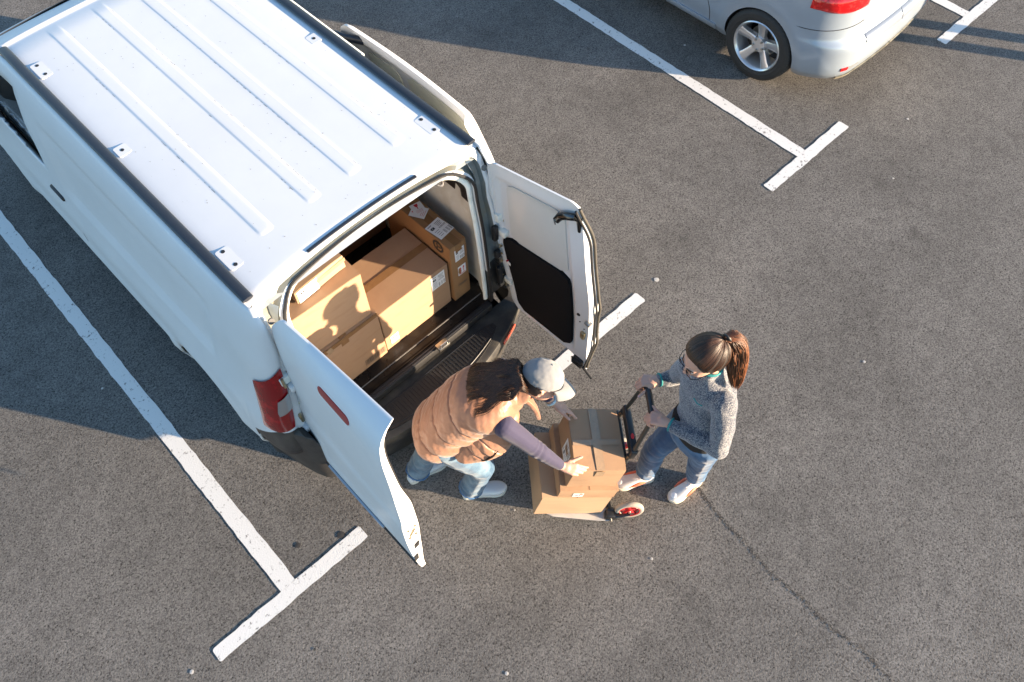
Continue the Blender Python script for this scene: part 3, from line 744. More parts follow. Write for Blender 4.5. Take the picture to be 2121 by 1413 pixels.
for z0 in (1.22, .80):
    hg = box('hinge_arm', (l_out(.02, z0)[0]-.012, -.045, z0), (.03, .07, .05), white, dl, bevel=.006, seg=2)
    for dz in (-.012, .012): disc('screw', (l_out(.02, z0)[0]-.027, -.055, z0+dz), (-1, 0, 0), .007, steel, hg, .003, 10)

# ---- right rear door, seen from inside
RXi = knots([(.42, .0), (.6, .0), (1.2, .0), (1.5, -.004), (1.70, -.018), (1.745, -.03)])
RYt = knots([(.42, -.755), (.70, -.715), (1.0, -.690), (1.3, -.63), (1.745, -.545)])
def rY(s, z): return lerp(lerp(-.12, .005, sstep(.42, 1.2, z)), RYt(z), s)
def rbase(s, z): return lerp(lerp(.755, .715, sstep(.4, 1.7, z)), lerp(.760, .800, sstep(.4, .8, z))+.026*sstep(1.1, 1.7, z), s)
def r_in(s, z, o=0.0):
    x = rbase(s, z)+RXi(z)
    f = sstep(.055, .095, s)*(1-sstep(.80, .85, s))*sstep(.49, .53, z)*(1-sstep(1.58, 1.64, z))
    x += .020*f
    f2 = sstep(.0, .02, s)*0
    return (x-o, rY(s, z), z)
def r_out(s, z):
    x = rbase(s, z)+RXi(z)+lerp(.012, .085, sstep(.42, .60, z))*(1-.88*sstep(1.40, 1.74, z))
    return (x, rY(s, z)-.0, z)
dr = shell('rear_door', r_out, r_in, lambda s: 1.745-.075*(1-min(1, s/.13))**2-.035*max(0, (s-.93)/.07)**2, lambda s: .475-.06*sstep(.80, .97, s)+.06*(1-min(1, s/.1))**2, 61, 70, [white], van)
dr['label'] = 'narrower rear door seen from inside'
greyp = mat('window_blank_grey', (.50, .52, .51), .35, var=.03, coat=.2)
def rp(s, z, o=0.0): x, y, zz = r_in(s, z); return (x-o, y, zz)
patch('window_blank', rp, .17, .79, 1.135, 1.60, greyp, dr, off=.0015, th=.0045, r=.06, zf=lambda u, v: -.06*(1-u)*v*0)
tp = patch('trim_panel', rp, .085, .80, .515, 1.135, mat('trim_black', (.007, .007, .008), .8, bump=.0004, bscale=200, spec=.12), dr, off=.0, th=.020, r=.055, bulge=.014)
cl = prism('warning_label', rrect(.026, .05, .004, 4), 0, .0015, mat('label_white', (.72, .72, .72), .5), tp, M=Matrix.Translation(rp(.115, .93, .036)) @ Matrix.Rotation(R_(-8), 4, 'Z') @ Matrix.Rotation(R_(-90), 4, 'Y'))
box('label_print', (0, 0, 0), (.016, .010, .001), mat('label_red', (.55, .03, .04), .5), cl).location = (rp(.115, .945, .0385))
# black seal down the closing edge, following its wave
pts = []
for z in np.linspace(.44, 1.715, 40):
    wv = .012*math.exp(-((z-.93)/.06)**2)+.010*math.exp(-((z-.62)/.05)**2)
    p = r_out(1, z); pts.append((p[0]-.012, p[1]-.006-wv, z))
tube('edge_seal', pts, .0085, mat('dusty_rubber', (.05, .046, .038), .6, var=.3, vscale=30), dr, n=8)
tube('edge_seal', [(x-.026, y+.003, z) for x, y, z in pts], .007, rubber, dr, n=7)
# grab handle: dark glossy bar at the top closing corner
gl = mat('glossy_dark_metal', (.05, .055, .06), .12, .9)
a = rp(.80, 1.600, .02); b = rp(.97, 1.665, .03); c = (b[0]+.030, b[1]-.012, b[2]-.03)
tube('grab_handle', [(a[0]-.035, a[1]+.01, a[2]-.02), (a[0]-.012, a[1], a[2]+.005), ((a[0]+b[0])/2-.012, (a[1]+b[1])/2, (a[2]+b[2])/2+.012), b, c, (c[0]+.01, c[1]-.002, c[2]-.10)], [.020, .023, .021, .019, .017, .012], gl, dr, n=12)
disc('handle_end', (a[0]-.04, a[1]+.012, a[2]-.022), (-.8, .5, -.1), .019, rubber, dr, .004)
# latches on the closing face
def rl(z, s=.93, o=.0): return rp(s, z, o)
disc('rubber_plug', rl(.86, .885, .0), (-1, -.25, 0), .012, rubber, dr, .003)
for z, s in ((.80, .90), (.755, .95), (.66, .93)): disc('screw', rl(z, s), (-1, -.2, 0), .005, rubber, dr, .003, 8)
lk = box('lock', rl(.70, .945, .005), (.022, .032, .060), brass, dr, bevel=.005, seg=2)
box('striker', rl(.845, 1.0, .006), (.034, .040, .020), steel, dr, bevel=.006, seg=2)
lb = box('bolt_housing', rl(.445, .90, -.01), (.05, .075, .07), rubber, dr, bevel=.01, seg=2)
for dz in (-.02, 0, .02): box('bolt_rib', rl(.445+dz, .90, .02), (.012, .08, .006), plastic, lb)
tube('bottom_rod', [rl(.455, .985, .02), (rl(.43, 1.06, .02)[0], rl(.43, 1.06, .02)[1]-.03, .41)], .009, rubber, dr, n=7)
box('hinge_arm', (.742, -.06, 1.16), (.04, .06, .045), whin, dr, bevel=.008, seg=2); box('hinge_arm', (.752, -.09, .72), (.04, .06, .045), whin, dr, bevel=.008, seg=2)

# ---- sliding side door, slid back outside the right flank
SXo = knots([(.36, 1.055), (.6, 1.085), (.9, 1.080), (1.2, 1.045), (1.45, .998), (1.58, .965), (1.64, .935), (1.665, .905)])
def sd_out(s, z): return (SXo(z)+.02*math.sin(math.pi*s)-.035*(1-min(1, s/.05))**2-.02*(1-min(1, (1-s)/.05))**2, lerp(.26+.10*sstep(1.1, 1.66, z), 1.50-.02*sstep(1.2, 1.66, z), s), z)
def sd_in(s, z, o=0.0):
    x, y, _ = sd_out(s, z); f = sstep(.07, .12, s)*(1-sstep(.90, .95, s))*(1-sstep(1.52, 1.58, z))
    fl = .055+.0*s; th = lerp(fl, .024, f); th *= (1-.75*sstep(1.60, 1.665, z))
    return (x-th-o, y, z)
ds = shell('sliding_door', sd_out, sd_in, lambda s: 1.665-.05*(1-min(1, s/.06))**2-.03*(1-min(1, (1-s)/.06))**2, lambda s: .38, 41, 50, white, van)
pn = patch('door_lining', lambda s, z, o: sd_in(s, z, o), .12, .60, .5, 1.50, cream, ds, off=.0015, th=.003, r=.08)
patch('door_lining', lambda s, z, o: sd_in(s, z, o), .66, .90, 1.0, 1.48, cream, ds, off=.0015, th=.006, r=.05, bulge=.01)
arm = tube('guide_arm', [(.93, 1.32, 1.60), (.86, 1.40, 1.615), (.80, 1.56, 1.62), (.80, 1.62, 1.62)], [.028, .024, .018, .010], mat('blue_black_plastic', (.012, .018, .03), .4), van, n=8)
tube('guide_rail', [(.80, Y, 1.655) for Y in (1.16, 1.5, 2.0)], .016, whin, van, n=6)
disc('rubber_stop', (.90, 1.33, 1.42), (-1, 0, 0), .016, rubber, ds, .02)
# ------------------------------------------------------------------ cartons
card = mat('cardboard', (0.325, 0.205, 0.125), 0.8, var=0.06, vscale=5, bump=0.0006, bscale=26, stretch=(1, 1, 4), col2=(0.262, 0.158, 0.095), c2scale=5, c2lo=.50, c2hi=.74, spec=.25)
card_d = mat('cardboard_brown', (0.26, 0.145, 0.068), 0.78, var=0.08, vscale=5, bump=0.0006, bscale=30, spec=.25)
card_l = mat('cardboard_pale', (0.365, 0.245, 0.155), 0.8, var=0.05, vscale=5, bump=0.0006, bscale=26, stretch=(1, 1, 6), spec=.25)
tape_b = mat('brown_tape', (0.22, 0.12, 0.055), 0.16, var=0.12, vscale=18, bump=0.0012, bscale=22, coat=.5)
tape_c = mat('clear_tape', (0.31, 0.215, 0.135), 0.22, var=0.15, vscale=25, bump=0.0016, bscale=22, coat=.35)
lab_w = mat('label_paper', (0.70, 0.71, 0.72), 0.55)
ink = mat('printed_black', (0.02, 0.02, 0.022), 0.6); inkb = mat('printed_grey', (0.12, 0.12, 0.13), 0.6)
red_i = mat('printed_red', (0.50, 0.015, 0.03), 0.5)
seam_m = mat('flap_seam', (0.05, 0.03, 0.016), 0.9)
VM = Matrix.Translation(VAN_O) @ Matrix.Rotation(VAN_R, 4, 'Z')
# face frames: u, v directions and origin for a box of size (w, d, h) with its base centre at the origin
def face(fc, w, d, h):
    return {'top': ((0, 0, h), (1, 0, 0), (0, 1, 0), (0, 0, 1)), 'front': ((0, -d/2, h/2), (1, 0, 0), (0, 0, 1), (0, -1, 0)),
            'left': ((-w/2, 0, h/2), (0, -1, 0), (0, 0, 1), (-1, 0, 0)), 'right': ((w/2, 0, h/2), (0, 1, 0), (0, 0, 1), (1, 0, 0))}[fc]
class Flat:
    """quads laid on one face of a box (label print, tape)"""
    def __init__(s, dims, fc, off): s.o, s.u, s.v, s.n = [Vector(a) for a in face(fc, *dims)]; s.off = off; s.V = []; s.F = []
    def q(s, cx, cy, w, h, a=0.0, off=0.0, pts=None):
        P = pts or [(-w/2, -h/2), (w/2, -h/2), (w/2, h/2), (-w/2, h/2)]; b = len(s.V)
        for x, y in P:
            x, y = x*math.cos(a)-y*math.sin(a)+cx, x*math.sin(a)+y*math.cos(a)+cy
            s.V.append(s.o+s.u*x+s.v*y+s.n*(s.off+off))
        s.F.append(tuple(range(b, b+len(P))))
    def make(s, name, m_, parent): return mesh_obj(name, s.V, s.F, m_, parent) if s.V else None
def carton(name, loc, rz, dims, m_, label, M=None, group=None, seam='x', tape=True, tape_m=None, tilt=None, bulge=.004):
    w, d, h = dims; root = empty(name, (0, 0, 0)); root.matrix_world = (M or Matrix.Identity(4)) @ Matrix.Translation(loc) @ Matrix.Rotation(rz, 4, 'Z') @ (tilt or Matrix.Identity(4))
    tag(root, label, 'cardboard box', group)
    # body: lightly bulging, rounded edges
    bm = bmesh.new(); add_box(bm, (0, 0, h/2), (w, d, h)); bmesh.ops.subdivide_edges(bm, edges=bm.edges, cuts=7, use_grid_fill=True)
    for v in bm.verts:
        x, y, z = v.co.x/(w/2), v.co.y/(d/2), (v.co.z-h/2)/(h/2); c = []
        nz = noise.noise((v.co.x*6+loc[0]*9, v.co.y*6+loc[1]*7, v.co.z*6))*.0025
        bx, by, bz = (1-y*y)*(1-z*z), (1-x*x)*(1-z*z), (1-x*x)*(1-y*y)
        if abs(x) > .999: v.co.x += np.sign(x)*(bulge*bx+nz*bx)
        if abs(y) > .999: v.co.y += np.sign(y)*(bulge*by+nz*by)
        if abs(z) > .999: v.co.z += np.sign(z)*(-bulge*.6*bz+nz*bz) if z > 0 else 0
        cn = min(1, abs(x))*min(1, abs(y))*min(1, abs(z)); v.co += Vector((noise.noise((v.co.x*14+loc[0]*31, v.co.y*14, v.co.z*14)), noise.noise((v.co.x*14, v.co.y*14+loc[1]*29, v.co.z*14+7)), noise.noise((v.co.x*14+3, v.co.y*14, v.co.z*14+loc[0]*17))))*(.0012+.006*cn**6)
    bmesh.ops.bevel(bm, geom=[e for e in bm.edges if len(e.link_faces) == 2 and e.calc_face_angle(0) > 1.2], offset=.0022, segments=2, affect='EDGES', clamp_overlap=True)
    b = bm_obj('carton', bm, m_, root, autosmooth=35)
    L_ = (w, d) if seam == 'x' else (d, w)
    f = Flat(dims, 'top', .0016)
    if seam == 'x': f.q(0, 0, w-.004, .0032)
    else: f.q(0, 0, .0032, d-.004)
    f.make('flap_seam', seam_m, root)
    if tape:
        f = Flat(dims, 'top', .0024); tw = .05
        if seam == 'x': f.q(0, 0, w, tw)
        else: f.q(0, 0, tw, d)
        t = f.make('packing_tape', tape_m or tape_b, root)
        for fc in (('left', 'right') if seam == 'x' else ('front',)):
            f = Flat(dims, fc, .0056); f.q(0, h/2-.033, tw, .066); f.make('packing_tape', tape_m or tape_b, root)
    return root
def ship_label(root, dims, fc, cx, cy, w, h, a=0.0, name='shipping_label', seed=1, off=.0048):
    r = random.Random(seed); f = Flat(dims, fc, off); f.q(cx, cy, w, h, a); lb = f.make(name, lab_w, root)
    g = Flat(dims, fc, off+.0007)
    def put(x, y, ww, hh): # local label coords -.5...5
        X, Y = x*w, y*h; g.q(cx+X*math.cos(a)-Y*math.sin(a), cy+X*math.sin(a)+Y*math.cos(a), ww*w, hh*h, a)
    for k in range(3): put(-.36+.09*k, .40, .06, .05)
    put(-.33, .20, .10, .13); put(-.20, .20, .10, .13); put(-.265, .14, .08, .05); put(-.265, .26, .05, .03)
    for k in range(4): put(.22+r.uniform(-.03, .03), .36-.07*k, r.uniform(.25, .4), .022)
    for k in range(4): put(-.22, -.02-.11*k, r.uniform(.2, .34), .02)
    for y0, xx in ((.03, .24),):
        x = .02
        while x < .44: wd_ = r.uniform(.008, .02); put(x, y0, wd_, .10); x += wd_+r.uniform(.012, .025)
    for x0 in (.02, .20, .37):
        x = x0
        while x < x0+.11: wd_ = r.uniform(.007, .018); put(x, -.30, wd_, .26); x += wd_+r.uniform(.010, .02)
    g.make('label_print', ink, lb); return lb
def arrows(root, dims, fc, cx, cy, w, h, a=0.0, off=.005):
    f = Flat(dims, fc, off); f.q(cx, cy, w, h, a); lb = f.make('this_way_up_sticker', lab_w, root); g = Flat(dims, fc, off+.0007)
    for x in (-.2, .2):
        P = [(-.035, -.27), (.035, -.27), (.035, .16), (.13, .16), (0, .38), (-.13, .16), (-.035, .16)]
        g.q(cx, cy, 0, 0, a, pts=[((px+x)*w, py*h) for px, py in P])
    g.q(cx, cy, 0, 0, a, pts=[(-.42*w, -.42*h), (.42*w, -.42*h), (.42*w, -.35*h), (-.42*w, -.35*h)])
    g.make('arrow_print', red_i, lb)
def glass_sym(root, dims, fc, cx, cy, w, h, a=0.0, off=.0045, lines=True):
    f = Flat(dims, fc, off); f.q(cx, cy, w, h, a); lb = f.make('fragile_sticker', lab_w, root); g = Flat(dims, fc, off+.0007)
    P = [(-.16, .40), (.16, .40), (.14, .22), (.04, .10), (.03, -.02), (.12, -.06), (-.12, -.06), (-.03, -.02), (-.04, .10), (-.14, .22)]
    g.q(cx, cy, 0, 0, a, pts=[(px*w, py*h) for px, py in P])
    for k in range(3): g.q(cx, cy, 0, 0, a, pts=[(-.3*w, (-.18-.1*k)*h), (.3*w, (-.18-.1*k)*h), (.3*w, (-.20-.1*k)*h), (-.3*w, (-.20-.1*k)*h)])
    g.make('glass_print', red_i, lb)
def barcode(root, dims, fc, cx, cy, w, h, m_=None, seed=3, off=.0048):
    r = random.Random(seed); g = Flat(dims, fc, off); x = -w/2
    while x < w/2: b = r.uniform(.0018, .0045); g.q(cx+x, cy, b, h); x += b+r.uniform(.002, .004)
    g.q(cx-w/2-.008, cy, .002, h*1.2); g.q(cx+w/2+.008, cy, .002, h*1.2)
    g.make('barcode', m_ or mat('printed_brown', (.10, .07, .05), .7), root)

fz = .5755
D = (.475, .40, .445); b = carton('cardboard_box', (-.315, .315, fz), 0, D, card, 'big plain carton low on the left of the load floor, barcode near its base', M=VM, tape=True, seam='y', group=None)
barcode(b, D, 'front', .155, -.155, .135, .055)
f = Flat(D, 'front', .0055); f.q(0, .205, .47, .035); f.make('packing_tape', tape_b, b)
f = Flat(D, 'front', .0062); f.q(-.10, .195, .035, .05, .3); f.make('tape_end', tape_c, b)
D = (.465, .34, .375); b = carton('cardboard_box', (-.335, .300, fz+.449), R_(-1.5), D, card, 'upper carton on the left of the load, holding the head shadows and a small parcel', M=VM, seam='x', tape=False)
D = (.32, .23, .095); b = carton('parcel', (-.30, .315, fz+.826), R_(4), D, card_l, 'small flat parcel with a glaring white label, topmost of the load in the van', M=VM, tilt=Matrix.Rotation(R_(-1), 4, 'X'), tape=False)
ship_label(b, D, 'front', -.085, .0, .13, .088, seed=5); f = Flat(D, 'front', .005); f.q(.07, .012, .19, .026, .02); f.make('packing_tape', tape_c, b)
D = (.520, .385, .385); b = carton('cardboard_box', (.193, .318, fz), 0, D, card, 'widest carton in the middle of the load floor with taped top seam and address label', M=VM, seam='x')
ship_label(b, D, 'front', .178, .105, .105, .125, seed=8); arrows(b, D, 'front', -.195, -.115, .060, .075)
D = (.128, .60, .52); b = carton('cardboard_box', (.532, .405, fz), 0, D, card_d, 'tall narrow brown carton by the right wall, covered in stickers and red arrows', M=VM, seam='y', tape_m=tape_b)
ship_label(b, D, 'front', .004, .165, .074, .105, seed=11); arrows(b, D, 'front', .010, .008, .062, .085)
barcode(b, D, 'front', .01, -.125, .06, .022, seed=4); ship_label(b, D, 'top', .0, -.145, .115, .13, a=.12, seed=13, name='address_label')
glass_sym(b, D, 'top', -.005, .035, .085, .10, a=.5); glass_sym(b, D, 'top', .01, .06, .075, .085, a=-.2, off=.0062); glass_sym(b, D, 'top', -.02, .185, .085, .10, a=-.15)
ring = [(math.cos(t), math.sin(t)) for t in np.linspace(0, 2*math.pi, 24, endpoint=False)]
f = Flat(D, 'left', .0045)
for k in range(24):
    x0, y0 = ring[k]; x1, y1 = ring[(k+1) % 24]; f.q(0, 0, 0, 0, pts=[(.20+.045*x0, .205+.045*y0), (.20+.045*x1, .205+.045*y1), (.20+.032*x1, .205+.032*y1), (.20+.032*x0, .205+.032*y0)])
for k in range(3): a_ = 2.1*k; f.q(.20+.014*math.cos(a_), .205+.014*math.sin(a_), .020, .010, a_)
f.make('recycling_mark', ink, b)
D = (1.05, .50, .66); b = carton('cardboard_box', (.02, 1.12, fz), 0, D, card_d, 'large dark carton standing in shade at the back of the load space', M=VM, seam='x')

# ---- the stack on the hand truck
# frame of the tilted hand truck: axis 0 towards the woman holding it, axis 1 across, axis 2 up along the rails
TR_M = Matrix.Translation((1.312, -.662, .128)) @ Matrix.Rotation(-.679, 4, 'Z') @ Matrix.Rotation(.189, 4, 'Y')
GRP = 'cartons stacked on the hand truck'
D = (.417, .418, .248); bx1 = carton('cardboard_box', (.2085, .209, .001), 0, D, card_l, 'wide pale carton at the bottom of the stack on the hand truck', M=TR_M, group=GRP, seam='y', tape=False)
D2 = (.341, .421, .101); bx2 = carton('cardboard_box', (.2565, .217, .2515), 0, D2, card, 'flat carton with a small white sticker, between two others on the hand truck', M=TR_M, group=GRP, seam='y', tape=False)
g = Flat(D2, 'front', .005); g.q(-.055, -.006, .062, .046); sk = g.make('white_sticker', lab_w, bx2); barcode(bx2, D2, 'front', -.055, -.006, .035, .018, m_=inkb, off=.0058)
D3 = (.293, .379, .222); bx3 = carton('cardboard_box', (.2635, .2205, .3535), R_(.5), D3, card, 'top carton of the hand truck stack, sealed with shiny clear tape', M=TR_M, group=GRP, seam='y', tape_m=tape_c)
ship_label(bx3, D3, 'left', .03, .0, .145, .115, a=math.pi/2, seed=21)
f = Flat(D3, 'top', .003); f.q(0, -.02, .28, .035, .02); f.make('packing_tape', mat('thin_clear_tape', (.32, .22, .14), .25, coat=.3), bx3)
# ------------------------------------------------------------------ folding hand truck (built in the tilted frame TR_M)
cart = empty('hand_truck'); cart.matrix_world = TR_M
tag(cart, 'black folding hand truck with red wheels carrying three cartons', 'hand truck')
blackp = mat('satin_black_plastic', (.012, .013, .015), .35, var=.15, vscale=30)
gtube = mat('grey_steel_tube', (.085, .082, .072), .3, .6, var=.1, vscale=30)
alu = mat('brushed_plate', (.50, .50, .50), .35, .6, var=.08, vscale=20)
wred = mat('wheel_red', (.52, .018, .022), .3, coat=.3)
wtyre = mat('pale_dusty_tyre', (.26, .235, .20), .85, var=.12, vscale=20)
A0 = .445
grip = [(A0, .145, .935), (A0+.004, .150, .963), (A0+.006, .175, .972), (A0+.006, .25, .975), (A0+.006, .33, .972), (A0+.004, .357, .963), (A0, .362, .935)]
tube('grip', grip, [.014, .018, .019, .018, .019, .018, .014], blackp, cart, n=12)
for b0, b1 in ((.115, .145), (.385, .362)):
    tube('telescopic_tube', [(A0, b0, .60), (A0, b1, .94)], .0125, gtube, cart, n=10)
    tube('frame_rail', [(A0-.012, b0, .02), (A0-.012, b0, .60)], .015, gtube, cart, n=10)
    box('tube_sleeve', (A0, b0, .615), (.036, .036, .07), blackp, cart, bevel=.008, seg=2)
box('cross_bar', (A0, .25, .632), (.042, .300, .052), blackp, cart, bevel=.010, seg=3)
box('cross_bar', (A0-.022, .25, .545), (.022, .330, .026), blackp, cart, bevel=.006, seg=2)
box('cross_bar', (A0, .25, .33), (.02, .27, .03), blackp, cart, bevel=.006, seg=2)
for b in (.12, .38): tube('lock_rod', [(A0-.020, b+.01, .34), (A0-.026, b+.005, .54)], .007, blackp, cart, n=8)
rl_ = prism('release_button', [(.016*math.cos(t), .009*math.sin(t)) for t in np.linspace(0, 2*math.pi, 18, endpoint=False)], 0, .006, wred, cart, M=Matrix.Translation((A0, .20, .658)) @ Matrix.Rotation(R_(90), 4, 'Z'))
for b in (.13, .20): box('red_latch', (A0+.002, b+.02, .50), (.030, .028, .040), wred, cart, bevel=.006, seg=2)
# toe plate, bent up at the front
pl = prism('toe_plate', [(.05, .02), (.12, -.015), (.40, -.045), (.47, -.045), (.47, .47), (.40, .47), (.12, .44), (.05, .40)], -.010, -.004, alu, cart, bevel=.001)
box('hinge_block', (.475, -.015, .015), (.075, .055, .055), blackp, cart, bevel=.010, seg=2); box('hinge_block', (.475, .435, .015), (.075, .055, .055), blackp, cart, bevel=.010, seg=2)
box('hinge_bar', (.470, .21, .012), (.024, .40, .024), gtube, cart, bevel=.004)
tube('hinge_pin', [(.475, -.055, .0), (.475, -.030, .0)], .008, steel, cart, n=8)
# wheels stand upright on the ground: plane vertical
for sgn, b in ((-1, -.005), (1, .425)):
    hub_w = TR_M @ Vector((.590, b, 0)); hub_w.z = .088
    loc = TR_M.inverted() @ hub_w
    wh = bpy.data.objects.new('wheel', None); COL.objects.link(wh); wh.parent = cart; wh.location = loc
    wh.rotation_euler = (R_(4)*sgn, -.189, R_(-3))
    pf = [(-.014, .062), (-.0165, .070), (-.015, .080), (-.009, .086), (0, .088), (.009, .086), (.015, .080), (.0165, .070), (.014, .062)]
    V, F = [], []; n = len(pf)
    for i in range(48):
        a = 2*math.pi*i/48
        for y, r in pf: V.append((r*math.cos(a), y, r*math.sin(a)))
    for i in range(48):
        for j in range(n): F.append((i*n+j, ((i+1) % 48)*n+j, ((i+1) % 48)*n+(j+1) % n, i*n+(j+1) % n))
    mesh_obj('tyre', V, F, wtyre, wh, autosmooth=60)
    bm = bmesh.new()
    for y in (-.012, .012): add_tube(bm, [(.062*math.cos(a), y, .062*math.sin(a)) for a in np.linspace(0, 2*math.pi, 33)[:-1]], .0035, 6, closed=True)
    prof = [[bm.verts.new((.0635*math.cos(a), y, .0635*math.sin(a))) for a in np.linspace(0, 2*math.pi, 49)[:-1]] for y in (-.012, .012)]
    for k in range(48): bm.faces.new((prof[0][k], prof[0][(k+1) % 48], prof[1][(k+1) % 48], prof[1][k]))
    bm_obj('rim', bm, wred, wh, autosmooth=60)
    tube('hub', [(0, -.018, 0), (0, .018, 0)], .017, wred, wh, n=16)
    for q in range(5):
        a = 2*math.pi*q/5+.4; box('spoke', (.039*math.cos(a), 0, .039*math.sin(a)), (.052, .014, .013), wred, wh, rot=Matrix.Rotation(-a, 4, 'Y'), bevel=.002)
    tube('axle_bolt', [(0, sgn*.016, 0), (0, sgn*.028, 0)], .009, steel, wh, n=6)
    arm = tube('wheel_arm', [(.475, b+sgn*.02, .02), ((.475+loc.x)/2, b+sgn*.030, loc.z/2+.015), (loc.x, b+sgn*.030, loc.z)], [.016, .013, .010], blackp, cart, n=8, flat=.6)
# ------------------------------------------------------------------ parked silver hatchback (local: x right, y forward, origin under the rear bumper)
car = empty('silver_hatchback', (6.285, .235, 0), R_(1.2)); tag(car, 'silver hatchback parked nose-in beyond the van, rear corner in view', 'car')
silver = mat('silver_paint', (.26, .31, .37), .30, .25, var=.02, vscale=4, coat=.5)
dirty = mat('dirty_lower_valance', (.30, .27, .20), .6, col2=(.16, .14, .10), c2scale=12)
cred = mat('bright_red_lens', (.42, .004, .006), .10, coat=.6, col2=(.70, .02, .02), c2scale=22, c2lo=.52, c2hi=.62)
CW = knots([(.20, .80), (.30, .86), (.50, .885), (.75, .885), (.92, .865), (1.0, .835), (1.2, .75), (1.40, .64), (1.50, .52)])
CR = knots([(.20, .05), (.26, .020), (.36, .0), (.50, .0), (.555, .012), (.60, .060), (.72, .085), (.95, .10), (1.05, .16), (1.25, .36), (1.42, .62), (1.50, .95)])     # rear face position by height
CF = knots([(.20, 4.10), (.5, 4.20), (.70, 4.15), (.80, 3.95), (.92, 3.45), (1.0, 3.10), (1.2, 2.70), (1.4, 2.15), (1.5, 1.75)])
def ring_pt(t, z):
    """closed plan outline at height z; t in 0..1, starts at the rear middle and runs round the left side"""
    w, r, f = CW(z), CR(z), CF(z); t = t % 1.0; sg = -1
    if t > .5: t = 1-t; sg = 1
    rx, ry, fx, fy = .36*w/.88, min(.40, (f-r)*.3), .50*w/.88, min(.75, (f-r)*.4)
    if t < .07: u = t/.07; x, y = (w-rx)*u, r
    elif t < .14: a = (t-.07)/.07*math.pi/2; x, y = w-rx+rx*math.sin(a)**.92, r+ry*(1-math.cos(a)**.92)
    elif t < .40: u = (t-.14)/.26; x, y = w, lerp(r+ry, f-fy, u)
    elif t < .46: a = (t-.40)/.06*math.pi/2; x, y = w-fx*(1-math.cos(a)), f-fy+fy*math.sin(a)
    else: u = (t-.46)/.04; x, y = (w-fx)*(1-u), f
    y += .075*(x/w)**2*max(0, 1-(y-r)/.8) - .045*(1-sstep(r, r+.6, y))
    return (sg*x, y, z)
NT, NZc = 640, 78
zs = np.linspace(.20, 1.50, NZc)
cols = []; WY = .690; WZ = .315; WR = .336
Vc, Fc = grid(NT, NZc, lambda i, k: ring_pt((i+.5)/NT, zs[k]), closed_u=True)
Vc = [Vector(v) for v in Vc]
for yc in (WY, 3.30):
    for i, v in enumerate(Vc):
        if abs(v.x) > .55 and abs(v.y-yc) < .6:
            d = math.hypot(v.y-yc, v.z-WZ)
            v.x += math.copysign(.010*math.exp(-((d-.40)/.05)**2), v.x)
            if abs(d-WR) < .020: v.y = yc+(v.y-yc)*WR/d; v.z = WZ+(v.z-WZ)*WR/d
keep = []
for f in Fc:
    c = sum((Vc[i] for i in f), Vector())/4
    if any(abs(c.x) > .55 and math.hypot(c.y-yc, c.z-WZ) < WR for yc in (WY, 3.30)): continue
    keep.append(f)
def faces_where(fn):
    return [f for f in keep if fn(sum((Vc[i] for i in f), Vector())/4)]
def sub(name, fs, m_, parent=None):
    idx = sorted({i for f in fs for i in f}); mp = {a: b for b, a in enumerate(idx)}
    o = mesh_obj(name, [Vc[i] for i in idx], [[mp[i] for i in f] for f in fs], m_, parent or car, autosmooth=40); return o
isglass = lambda c: c.z > .97 and not (c.z > 1.44)
body = sub('body', faces_where(lambda c: not isglass(c)), silver)
gl_ = sub('window_band', faces_where(isglass), glass_d)
roofring = [ring_pt((i+.5)/NT, 1.5) for i in range(NT)]
bm = bmesh.new(); vs = [bm.verts.new(v) for v in roofring]; ctr = bm.verts.new((0, (CR(1.5)+CF(1.5))/2, 1.515))
for i in range(NT): bm.faces.new((vs[i], vs[(i+1) % NT], ctr))
bm_obj('roof', bm, silver, car, smooth=True)
box('underbody', (0, 2.1, .24), (1.50, 3.7, .10), plastic, car)
for x0, x1, y0, y1 in ((-.60, -.66, .95, 1.25), (.60, .66, .95, 1.25)): pass
def body_x(y, z):
    ts = np.linspace(.06, .42, 400); return abs(ring_pt(float(min(ts, key=lambda t: abs(ring_pt(t, z)[1]-y))), z)[0])
# wheel arch liners and wheels
for s in (-1, 1):
    for yc in (WY, 3.30):
        bm = bmesh.new(); A = np.linspace(-.10, math.pi+.10, 30); pr = []
        for a in A:
            for xx in (.60, body_x(yc+WR*math.cos(a), max(.2, WZ+WR*math.sin(a)))-.002): pr.append(bm.verts.new((s*xx, yc+WR*math.cos(a), WZ+WR*math.sin(a))))
        for k in range(len(A)-1): bm.faces.new((pr[2*k], pr[2*k+1], pr[2*k+3], pr[2*k+2]))
        bm_obj('wheel_arch', bm, plastic, car)
        wheel('wheel', car, (s*.775, yc, WZ+.003), .318, .215, tyre_m, alloy, s, .218, phase=.28 if s < 0 else .1)
